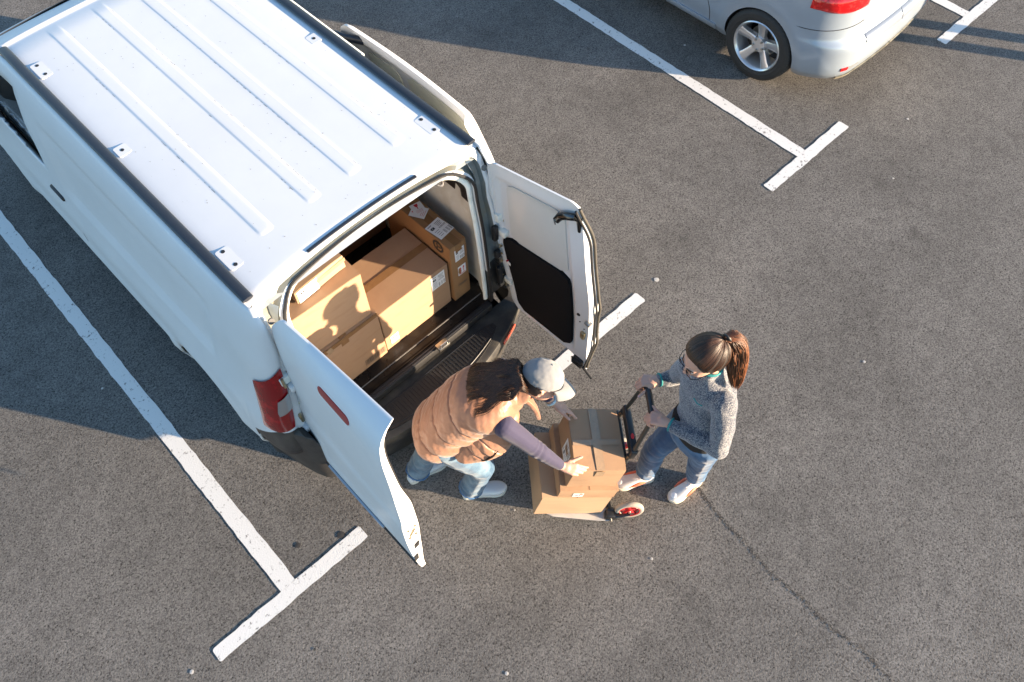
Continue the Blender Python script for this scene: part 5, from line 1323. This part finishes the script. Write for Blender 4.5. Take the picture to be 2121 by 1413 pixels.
# hair: scalp shell, strands combed to the tie, ponytail
def hair_mat(name, c1, c2, c3):
    m = bpy.data.materials.new(name); m.use_nodes = True; nt = m.node_tree; b = nt.nodes['Principled BSDF']; L = nt.links
    oi = nt.nodes.new('ShaderNodeNewGeometry'); rp = nt.nodes.new('ShaderNodeValToRGB'); L.new(oi.outputs['Random Per Island'], rp.inputs[0])
    e = rp.color_ramp.elements; e[0].color = (*c1, 1); e[1].color = (*c3, 1); k = rp.color_ramp.elements.new(.5); k.color = (*c2, 1)
    L.new(rp.outputs[0], b.inputs['Base Color']); b.inputs['Roughness'].default_value = .42; b.inputs['Specular IOR Level'].default_value = .4; b.inputs['Anisotropic'].default_value = .6
    return m
hair1 = hair_mat('brown_hair', (.014, .007, .004), (.034, .015, .008), (.100, .038, .016))
def strands(name, paths, r, m_, parent, n=4):
    V, F = [], []
    for path in paths:
        fr = frames(path); K = len(fr); b0 = len(V); rr = r*random.uniform(.7, 1.3)
        for k, (p, t, a, b) in enumerate(fr):
            w = rr*(1 if k < K*.7 else max(.12, 1-(k-K*.7)/(K*.3)))
            for q in range(n): u = 2*math.pi*q/n; V.append(p+(a*math.cos(u)+b*math.sin(u))*w)
        for k in range(K-1):
            for q in range(n): F.append((b0+k*n+q, b0+k*n+(q+1) % n, b0+(k+1)*n+(q+1) % n, b0+(k+1)*n+q))
    return mesh_obj(name, V, F, m_, parent, smooth=True)
sk = lambda f, l, u, g=1.0: hc+hf*(-.016+.112*g*f)*1+hl*(.092*g*l)+hu*(.022+.108*g*u)   # unit-sphere coords to the skull surface
bm = bmesh.new(); r0 = bmesh.ops.create_icosphere(bm, subdivisions=5, radius=1.0)
for v in list(bm.verts):
    f, l, u = v.co.x, v.co.y, v.co.z
    line = .62-.10*abs(l)-.0 if u > .2 else .62-.10*abs(l)-(.2-u)*1.1
    if f > line or u < -.62 or (f > -.02 and u < -.10): bm.verts.remove(v); continue
    v.co = sk(f, l, u, .985)
scalp_m = mat('scalp_hair', (.012, .006, .004), .75, var=.3, vscale=40, bump=.001, bscale=90)
sc_ = bm_obj('hair', bm, scalp_m, PR, smooth=True); md = sc_.modifiers.new('t', 'SOLIDIFY'); md.thickness = .004; md.offset = -1
tie = sk(-.92, .02, .52, 1.06)+Vector((.012, -.004, -.002)); T0 = Vector((-.92, .02, .52)).normalized(); P_ = []
for i in range(1900):
    # start on the hairline
    a = random.uniform(-1, 1)*1.62
    if random.random() < .78: s0 = Vector((.60-.16*abs(math.sin(a)), math.sin(a)*.98, .70*math.cos(a)-.02)) if abs(a) < 1.35 else Vector((random.uniform(-.1, .22), math.copysign(1, a), random.uniform(-.15, .15)))
    else: s0 = Vector((random.uniform(-.9, 0), random.choice((-1, 1))*random.uniform(.3, 1), random.uniform(-.75, -.2)))
    s0.normalize(); path = []; g0 = 1.0+random.uniform(0, .045)
    for k in range(12):
        t = k/11; q = s0.lerp(T0, t); q.normalize(); g = 1.01+(g0-1.0)*math.sin(math.pi*t)+.05*t*t
        path.append(sk(q.x, q.y, q.z, g)+Vector((0, 0, -.004*math.sin(math.pi*t))))
    P_.append(path)
strands('hair_strands', P_, .0011, hair1, PR)
sc2 = Vector((0, 0, 1))
tube('hair_tie', [tie+Vector((-.3, .12, .9)).normalized()*.019*math.cos(t)+Vector((.1, 1, -.1)).normalized()*.019*math.sin(t) for t in np.linspace(0, 2*math.pi, 17)[:-1]], .006, rubber, PR, n=7, closed=True)
P_ = []; core = [tie, tie+Vector((.028, -.012, -.006)), tie+Vector((.042, -.035, -.050)), tie+Vector((.036, -.062, -.112)), tie+Vector((.018, -.090, -.175)), tie+Vector((.004, -.115, -.240)), tie+Vector((-.008, -.135, -.29))]
wid = [.016, .038, .052, .056, .050, .038, .016]
for i in range(800):
    a = random.uniform(0, 2*math.pi); rr = math.sqrt(random.random()); ph = random.uniform(0, 6.28); am = random.uniform(.002, .009); path = []; end = random.uniform(.78, 1.0)
    for k in range(15):
        t = k/14*6*end; i0 = min(5, int(t)); tt = t-i0; c = core[i0].lerp(core[i0+1], tt); w = lerp(wid[i0], wid[i0+1], tt)
        path.append(c+Vector((.75, .6, .25))*(w*rr*math.cos(a)*.75)+Vector((.55, -.75, .1))*(w*rr*math.sin(a))+Vector((1, .3, 0))*am*math.sin(ph+t*2.8))
    P_.append(path)
hair1b = hair_mat('red_brown_hair', (.030, .011, .005), (.085, .030, .012), (.190, .070, .028))
strands('ponytail', P_, .0019, hair1b, PR)
# glasses
gm = mat('spectacle_frame', (.02, .02, .025), .2, .6); gl2 = mat('tinted_lens', (.10, .07, .075), .05, coat=.6, trans=.6)
gs = empty('glasses'); gs.parent = PR
for s in (-1, 1):
    c = HP(.100, s*.033, -.006)
    tube('rim', [c+hl*.026*math.cos(t)+hu*.020*math.sin(t)-hf*.006*abs(math.cos(t)) for t in np.linspace(0, 2*math.pi, 25)[:-1]], .0017, gm, gs, n=6, closed=True)
    M = Matrix((( hl.x, hu.x, hf.x, c.x), (hl.y, hu.y, hf.y, c.y), (hl.z, hu.z, hf.z, c.z), (0, 0, 0, 1)))
    prism('lens', [(.0255*math.cos(t), .0195*math.sin(t)) for t in np.linspace(0, 2*math.pi, 24, endpoint=False)], -.0035, -.0025, gl2, gs, M=M)
    tube('temple_arm', [c+hl*s*.026+hu*.004-hf*.004, HP(.07, s*.073, .000), HP(.0, s*.080, .004), HP(-.03, s*.079, -.012)], .0017, gm, gs, n=6)
tube('bridge', [HP(.102, -.010, .001), HP(.106, 0, .004), HP(.102, .010, .001)], .0016, gm, gs, n=6)
fix(PR)
# ============================================================ woman in the quilted vest bending over the cartons
PL = empty('person', (1.18, -.20, 0)); tag(PL, 'woman in grey cap and copper padded vest bending over the stacked cartons', 'person')
hip = Vector((1.105, -.180, .89)); mid = Vector((1.195, -.245, 1.04)); chest = Vector((1.300, -.335, 1.165)); neck = Vector((1.425, -.425, 1.215))
f2 = Vector((.75, -.66, 0)).normalized(); rt = Vector((-.66, -.75, 0)).normalized(); lt2 = -rt
hc2 = Vector((1.525, -.485, 1.265)); hf2 = Vector((.55, -.68, -.48)).normalized(); hu2 = Vector((.42, -.10, .90)); hu2 = (hu2-hf2*hu2.dot(hf2)).normalized(); hl2 = hu2.cross(hf2)
def tor(d0, w, dp, dz=Vector((0, 0, 0))): return (d0+dz, rt*w, None, dp)
spn = lambda a, b: (b-a).normalized()
def sect(c, axis, w, dpt, dc=0.0):
    """cross-section: rt across, and the normal of the bent spine in depth"""
    nb = axis.cross(rt).normalized(); return (c+nb*dc, rt*w, nb*dpt)
a1 = spn(hip, mid); a2 = spn(mid, chest); a3 = spn(chest, neck)
shR2, elR2, wrR2 = chest+rt*.155+Vector((.055, -.045, .005)), Vector((1.362, -.625, .925)), Vector((1.452, -.728, .735))
shL2, elL2, wrL2 = chest-rt*.160+Vector((.055, -.045, .01)), Vector((1.600, -.300, 1.000)), Vector((1.672, -.442, .772))
hipR2, knR2, anR2 = hip+rt*.085+Vector((0, 0, -.03)), Vector((1.205, -.345, .47)), Vector((1.150, -.275, .10))
hipL2, knL2, anL2 = hip-rt*.085+Vector((0, 0, -.03)), Vector((1.090, -.035, .46)), Vector((.985, .035, .10))
bm = bmesh.new()
HP2 = head_prims(bm, hc2, hf2, hu2, 1.0)
add_cap(bm, neck+Vector((-.03, .02, -.01)), .050, hc2+hu2*-.055-hf2*.03, .047)
add_loft(bm, [sect(hip, a1, .13, .09), sect(mid, a1, .115, .085), sect(chest, a2, .14, .095), sect(neck, a3, .055, .052)])
for a, b, c in ((shR2, elR2, wrR2), (shL2, elL2, wrL2)): limb(bm, [(a, .044), (a.lerp(b, .4), .041), (b, .035), (b.lerp(c, .35), .035), (c, .023)])
for a, b, c in ((hipR2, knR2, anR2), (hipL2, knL2, anL2)): limb(bm, [(a, .085), (a.lerp(b, .35), .075), (b, .052), (b.lerp(c, .3), .054), (c, .034)])
t1, h1 = hand_prims(bm, wrR2, (.58, -.80, -.20), (.25, .35, -.90), Vector((.757, .47, .446)), curls=[(16, 20, 12), (24, 28, 18), (28, 32, 20), (32, 34, 20)], sc=.90, spread=.0, thumb=Vector((.92, -.30, -.02)), tcurl=(4, 6))
t2, h2_ = hand_prims(bm, wrL2, (.56, -.80, -.42), (-.25, -.25, -.93), Vector((-.713, -.496, .44)), curls=[(6, 10, 8), (14, 22, 14), (26, 28, 18), (34, 32, 18)], sc=.90, spread=.03, thumb=Vector((.10, -.97, -.25)), tcurl=(2, 4))
clay('body', bm, .0045, skin, PL, smooth=1)
face_bits(HP2, hf2, hu2, PL, lipm)
for tp_ in t1[:3]: nail('fingernail', tp_[0], tp_[1], (.1, -.3, 1), nail_n, PL, .0052)
nail('fingernail', h1[0], h1[1], (0, 0, 1), nail_n, PL); nail('fingernail', h2_[0], h2_[1], (0, 0, 1), nail_n, PL)
# purple shirt sleeves
purple = mat('violet_jersey', (.022, .019, .052), .85, bump=.0004, bscale=300, sheen=.15, var=.06, vscale=20)
bm = bmesh.new()
add_loft(bm, [sect(mid, a1, .125, .09), sect(chest, a2, .150, .10), sect(neck, a3, .07, .06)])
limb(bm, [(shR2, .060), (shR2.lerp(elR2, .45), .053), (elR2, .046), (elR2.lerp(wrR2, .5), .039), (elR2.lerp(wrR2, .86), .032)])
limb(bm, [(shL2, .060), (shL2.lerp(elL2, .45), .052), (elL2, .045), (elL2.lerp(wrL2, .5), .039), (elL2.lerp(wrL2, .74), .035)])
def d_sh(P, Nn):
    d = npn(P, 18, 5)*.003
    for el, sh, wr in ((elR2, shR2, wrR2), (elL2, shL2, wrL2)):
        ax = np.array((wr-sh).normalized()); r = seg_d(P, el, el); d += .0035*np.exp(-(r/.06)**2)*np.sin((P @ ax)*120+npn(P, 20, 3)*3.0)
    return d
clay('shirt', bm, .0055, purple, PL, smooth=3, disp=d_sh)
# quilted vest
vest_m = mat('copper_padded_nylon', (.245, .120, .072), .40, var=.07, vscale=10, bump=.0055, bscale=15, sheen=.25, spec=.35)
bm = bmesh.new()
secs = [sect(hip-a1*.070, a1, .172, .135, -.01), sect(hip-a1*.02, a1, .178, .142, -.01), sect(hip.lerp(mid, .6), a1, .172, .142, -.015), sect(mid.lerp(chest, .5), a2, .176, .152, -.03), sect(chest, a2, .186, .142, -.02), sect(chest+a3*.07, a3, .165, .110, -.005), sect(neck-a3*.03, a3, .098, .085)]
add_loft(bm, secs, n=40, sub=6, sq=2.35)
add_loft(bm, [((1.275, -.400, 1.11), f2*.13, rt*.075), ((1.225, -.425, 1.00), f2*.135, rt*.070), ((1.170, -.430, .915), f2*.120, rt*.055), ((1.120, -.400, .865), f2*.10, rt*.05)], n=24)
# collar standing open at the neck with its long lapel
add_loft(bm, [(neck+a3*-.02, rt*.085, Vector((.2, -.15, .9))*.075), (neck+a3*.035, rt*.074, Vector((.2, -.15, .9))*.060)], n=26, sub=3)
vb = vest_m
axis = np.array([*a1]); hp_ = np.array([*hip])
path_pts = [hip-a1*.12, hip, mid, chest, neck+a3*.05]
def spine_s(P):
    """arc length along the bent spine for each vertex"""
    best = np.full(len(P), 1e9); s = np.zeros(len(P)); acc = 0
    for a, b in zip(path_pts[:-1], path_pts[1:]):
        d = seg_d(P, a, b); t = seg_t(P, a, b); Ln = (b-a).length; m_ = d < best; best[m_] = d[m_]; s[m_] = acc+t[m_]*Ln; acc += Ln
    return s
SEAMS = (.125, .265, .395)
def d_vest(P, Nn):
    s = spine_s(P); rel = P-np.array([*chest]); lat = rel @ np.array([*rt])
    s = s+.035*np.sin(lat*7.5)-.02*lat+npn(P, 5, 9)*.010
    d = np.zeros(len(P)); prev = -.02
    near = np.full(len(P), 9.)
    for q in SEAMS: near = np.minimum(near, np.abs(s-q))
    d += .0045*(1-np.exp(-(near/.030)**2))-.002
    d -= .008*np.exp(-(near/.0050)**2)
    # puckers running out from the seams, and long soft folds towards the hem side
    puck = np.sin(lat*110+npn(P, 30, 1)*3.6)*np.exp(-(near/.026)**2)
    d += .0022*puck
    side = 1/(1+np.exp(-(lat-.07)/.025))
    fold = np.sin((s*52)+(lat*34)+npn(P, 9, 6)*2.4); d += side*.0040*fold
    d += npn(P, 20, 12)*.0034+npn(P, 55, 13)*.0014
    d += .004*np.exp(-((s-.005)/.02)**2)
    return d
vest = clay('vest', bm, .0042, vest_m, PL, smooth=4, disp=d_vest)
# seams as fine stitched grooves
# arm hole bindings
# hanging front flap and collar lapel
def sheet(name, rows, m_, parent, th=.014, wr=.004):
    """padded cloth piece through rows of points"""
    nu, nv = len(rows), len(rows[0]); U, Vn_ = 8, 8; V = []
    def cr4(p0, p1, p2, p3, t): return .5*((2*p1)+(p2-p0)*t+(2*p0-5*p1+4*p2-p3)*t*t+(3*p1-p0-3*p2+p3)*t**3)
    def smooth_line(pts, k):
        out = []
        for i in range(len(pts)-1):
            for q in range(k): out.append(cr4(pts[max(0, i-1)], pts[i], pts[i+1], pts[min(len(pts)-1, i+2)], q/k))
        return out+[pts[-1]]
    R1 = [smooth_line([Vector(p) for p in r], Vn_) for r in rows]; cols = list(zip(*R1)); C2 = [smooth_line(list(c), U) for c in cols]
    V = [p+Vector((1, 1, 1))*(wr*noise.noise(p*28)) for c in C2 for p in c]; n2 = len(C2[0]); F = [(i*n2+j, (i+1)*n2+j, (i+1)*n2+j+1, i*n2+j+1) for i in range(len(C2)-1) for j in range(n2-1)]
    o = mesh_obj(name, V, F, m_, parent, smooth=True); md = o.modifiers.new('t', 'SOLIDIFY'); md.thickness = th; md.offset = 0
    sb = o.modifiers.new('s', 'SUBSURF'); sb.levels = 1; sb.render_levels = 1; return o
sheet('lapel', [[(1.425, -.395, 1.235), (1.400, -.470, 1.215)], [(1.455, -.440, 1.185), (1.430, -.500, 1.165)], [(1.468, -.490, 1.110), (1.440, -.535, 1.095)], [(1.462, -.530, 1.035), (1.448, -.548, 1.030)]], vest_m, PL, th=.022)
# pocket slit
pk = []
for q in [(1.090, -.50, .900), (1.115, -.51, .915), (1.140, -.515, .930), (1.165, -.52, .945), (1.190, -.52, .958)]:
    ok, co_, no_, _ = vest.closest_point_on_mesh(Vector(q)); pk.append(co_+no_*.0005)
tube('pocket_opening', pk, [.002, .0055, .007, .0055, .002], mat('pocket_dark', (.012, .006, .004), .9), PL, n=8)
# jeans
jean2 = denim('light_blue_denim', (.040, .085, .145), (.125, .20, .27))
bm = bmesh.new()
add_loft(bm, [(hip+Vector((.03, -.02, .05)), rt*.150, f2*.115), (hip+Vector((0, 0, -.03)), rt*.170, f2*.125), (hip+Vector((.01, -.01, -.10)), rt*.165, f2*.115)], sq=2.3)
for a, b, c in ((hipR2, knR2, anR2), (hipL2, knL2, anL2)): limb(bm, [(a, .098), (a.lerp(b, .4), .088), (b, .074), (b.lerp(c, .4), .071), (b.lerp(c, .88), .072)])
JJ2 = [(knR2, .006, .12, 110), (knL2, .006, .12, 110), (anR2+Vector((0, 0, .10)), .006, .10, 120), (anL2+Vector((0, 0, .12)), .006, .12, 110)]
clay('jeans', bm, .006, jean2, PL, smooth=3, disp=lambda P, Nn: d_jeans(P, Nn, JJ2))
fr_m = mat('frayed_denim', (.05, .12, .24), .9)
for an, kn in ((anR2, knR2), (anL2, knL2)):
    c = kn.lerp(an, .90); d = (an-kn).normalized(); o1 = d.orthogonal().normalized(); o2 = d.cross(o1)
    ring = [c+(o1*math.cos(t)+o2*math.sin(t))*(.070+random.uniform(-.002, .002))+d*(.006+random.uniform(-.004, .006)) for t in np.linspace(0, 2*math.pi, 49)[:-1]]
    tube('frayed_hem', ring, .0065, fr_m, PL, n=6, closed=True)
    strands('loose_threads', [[c+(o1*math.cos(t)+o2*math.sin(t))*.070, c+(o1*math.cos(t)+o2*math.sin(t))*.074+d*random.uniform(.012, .030)] for t in (random.uniform(0, 6.28) for _ in range(70))], .0009, MATS['frayed_denim'], PL, n=3)
wht = mat('clean_white_leather', (.55, .56, .57), .45, bump=.0003, bscale=160)
shoe(PL, (1.108, -.245, 0), (.835, -.55), .278, wht, mat('white_sole', (.52, .51, .46), .6), mat('white_lace', (.58, .58, .58), .8), None, w=.052)
shoe(PL, (.925, .055, 0), (.985, -.17), .278, wht, MATS['white_sole'], MATS['white_lace'], None, w=.052)
# cap
cap_m = mat('grey_cotton', (.175, .18, .185), .9, var=.06, vscale=14, bump=.0012, bscale=24, sheen=.2)
sk2 = lambda f, l, u, g=1.0: hc2+hf2*(-.016+.108*g*f)+hl2*(.088*g*l)+hu2*(.020+.102*g*u)
bm = bmesh.new(); bmesh.ops.create_icosphere(bm, subdivisions=5, radius=1.0)
for v in list(bm.verts):
    f, l, u = v.co
    if u < .10+.10*f: bm.verts.remove(v); continue
    w = .030*noise.noise(Vector((f*3.1, l*3.1, u*3.1+4)))+.014*noise.noise(Vector((f*8, l*8, u*8)))
    ang = math.atan2(l, f); seam = min(abs((ang-(k*math.pi/3)+math.pi) % (2*math.pi)-math.pi) for k in range(6))
    sg_ = 1.035+w+.03*sstep(.1, .6, u)-.012*math.exp(-(seam*math.sqrt(max(.02, 1-u*u))/.03)**2)
    v.co = sk2(f, l, u, sg_)
cp_ = bm_obj('cap', bm, cap_m, PL, smooth=True); md = cp_.modifiers.new('t', 'SOLIDIFY'); md.thickness = .003
V = []
for i in range(25):
    a = -1.02+2.04*i/24
    for j in range(11):
        t = j/10; base = Vector((math.cos(a)*1.04, math.sin(a)*1.03, .165)); f, l, u = base
        p0 = sk2(f, l, u, 1.0); ext = .088*(math.cos(a*1.28)**.62 if abs(a*1.28) < 1.57 else 0)*t
        V.append(p0+hf2*ext+hl2*(l*.010*t)-hu2*(.022*t*t+.020*t*(math.sin(a)**2)*1.6)+hu2*.004*math.sin(math.pi*t))
F = [(i*11+j, (i+1)*11+j, (i+1)*11+j+1, i*11+j+1) for i in range(24) for j in range(10)]
br = mesh_obj('cap_brim', V, F, cap_m, PL, smooth=True); md = br.modifiers.new('t', 'SOLIDIFY'); md.thickness = .0045; md.offset = 0
bm = bmesh.new(); add_ell(bm, sk2(0, 0, 1, 1.07), (hf2*.007, hl2*.007, hu2*.004)); bm_obj('cap_button', bm, cap_m, PL, smooth=True)
# hair: wavy locks from under the cap over the shoulder and back
hair2 = hair_mat('dark_wavy_hair', (.010, .005, .003), (.024, .011, .006), (.075, .030, .014))
bm = bmesh.new(); bmesh.ops.create_icosphere(bm, subdivisions=4, radius=1.0)
for v in list(bm.verts):
    f, l, u = v.co
    if f > .05-.3*(u > 0) and not (u < -.0 and f < .12) or u < -.75: bm.verts.remove(v); continue
    v.co = sk2(f, l, u, 1.0)
bm_obj('hair', bm, scalp_m, PL, smooth=True)
P_ = []
nape = sk2(-.85, 0, -.25, 1.0); bk = -a3; sd2 = Vector((.62, .70, 0)).normalized()   # across, towards the far side
for c_ in range(64):
    r1, r2 = random.random(), random.uniform(-1, 1); L_ = random.uniform(.17, .33)*(1-.2*abs(r2)); am = random.uniform(.006, .020); ph = random.uniform(0, 6.28); fq = random.uniform(20, 44); drift = (r2*.42+random.uniform(-.15, .20)); cw = random.uniform(.006, .013); zz = random.uniform(0, .03)
    for i in range(20):
        s0 = sk2(-.55-.4*r1+random.uniform(-.05, .05), r2*.75+random.uniform(-.10, .10), -.35+.3*r1+random.uniform(-.06, .06), 1.0); a = random.uniform(0, 6.28); rr = cw*math.sqrt(random.random()); l2 = L_*random.uniform(.85, 1.06); path = []; pj = random.gauss(0, .16); aj = am*random.uniform(.85, 1.15)
        for k in range(18):
            t = k/17; s = t*l2; tp = .35+.65*math.sin(math.pi*min(1, .15+t*.95)); base = s0+bk*s*.95+lt2*(-.03+.02*t)+lt2*(drift*s*.8)+Vector((0, 0, 1))*((.030+zz)*math.sin(math.pi*min(1, t*1.15))-.20*s*s)
            wv = aj*sstep(.0, .25, t); q = base+(lt2*math.cos(a)+Vector((0, 0, 1))*math.sin(a))*rr*tp
            path.append(q+lt2*wv*math.sin(ph+pj+s*fq)+Vector((0, 0, 1))*wv*.7*math.cos(ph+pj+s*fq))
        P_.append(path)
# keep the locks above the back of the vest
def lift(q):
    rel = q-chest; 
    best = None
    for a, b in ((hip, mid), (mid, chest), (chest, neck)):
        ab = b-a; t = max(0, min(1, (q-a).dot(ab)/ab.length_squared)); c = a+ab*t; nb = ab.normalized().cross(rt).normalized()
        if nb.z < 0: nb = -nb
        dd = (q-c).length
        if best is None or dd < best[0]: best = (dd, c, nb)
    dd, c, nb = best; lat = (q-c).dot(rt); h_ = (q-c).dot(nb); lim = .150*math.sqrt(max(0, 1-min(1, abs(lat)/.205)**2.3))+.008
    if h_ < lim and abs(lat) < .20 and (q-hc2).length > .12: q = q+nb*(lim-h_+random.uniform(0, .006))
    return q
P_ = [[lift(q) for q in p] for p in P_]
strands('wavy_locks', P_, .0016, hair2, PL)
P_ = []
for (s0, e0, amp, turns, th0) in (((1.36, -.33, 1.31), (1.30, -.42, 1.29), .030, 1.3, 0), ((1.38, -.36, 1.31), (1.33, -.47, 1.28), .026, 1.1, 2), ((1.33, -.30, 1.32), (1.235, -.375, 1.27), .034, 1.2, 1), ((1.40, -.40, 1.30), (1.37, -.50, 1.25), .018, .9, 3), ((1.25, -.24, 1.27), (1.18, -.28, 1.22), .022, 1.2, 4), ((1.36, -.34, 1.31), (1.28, -.44, 1.28), .03, 1.5, 5)):
    for q in range(9):
        path = []; jit = Vector((random.uniform(-.006, .006), random.uniform(-.006, .006), random.uniform(0, .006)))
        for k in range(22):
            t = k/21; p = Vector(s0).lerp(Vector(e0), t)+jit; w = amp*math.sin(math.pi*min(1, t+.1)); a = th0+t*turns*6.28
            path.append(lift(p+Vector((math.cos(a), math.sin(a), 0))*w*.6))
        P_.append(path)
strands('curls', P_, .0013, hair2, PL)
# wrist watch on the far wrist
wm = mat('pale_blue_strap', (.42, .56, .60), .5); c = elL2.lerp(wrL2, .90); d = (wrL2-elL2).normalized(); o1 = d.orthogonal().normalized(); o2 = d.cross(o1)
w0 = tube('watch_strap', [c+o1*.0285*math.cos(t)+o2*.0285*math.sin(t) for t in np.linspace(0, 2*math.pi, 25)[:-1]], .0075, wm, PL, n=8, closed=True, flat=1.0)
fix(PL)
#
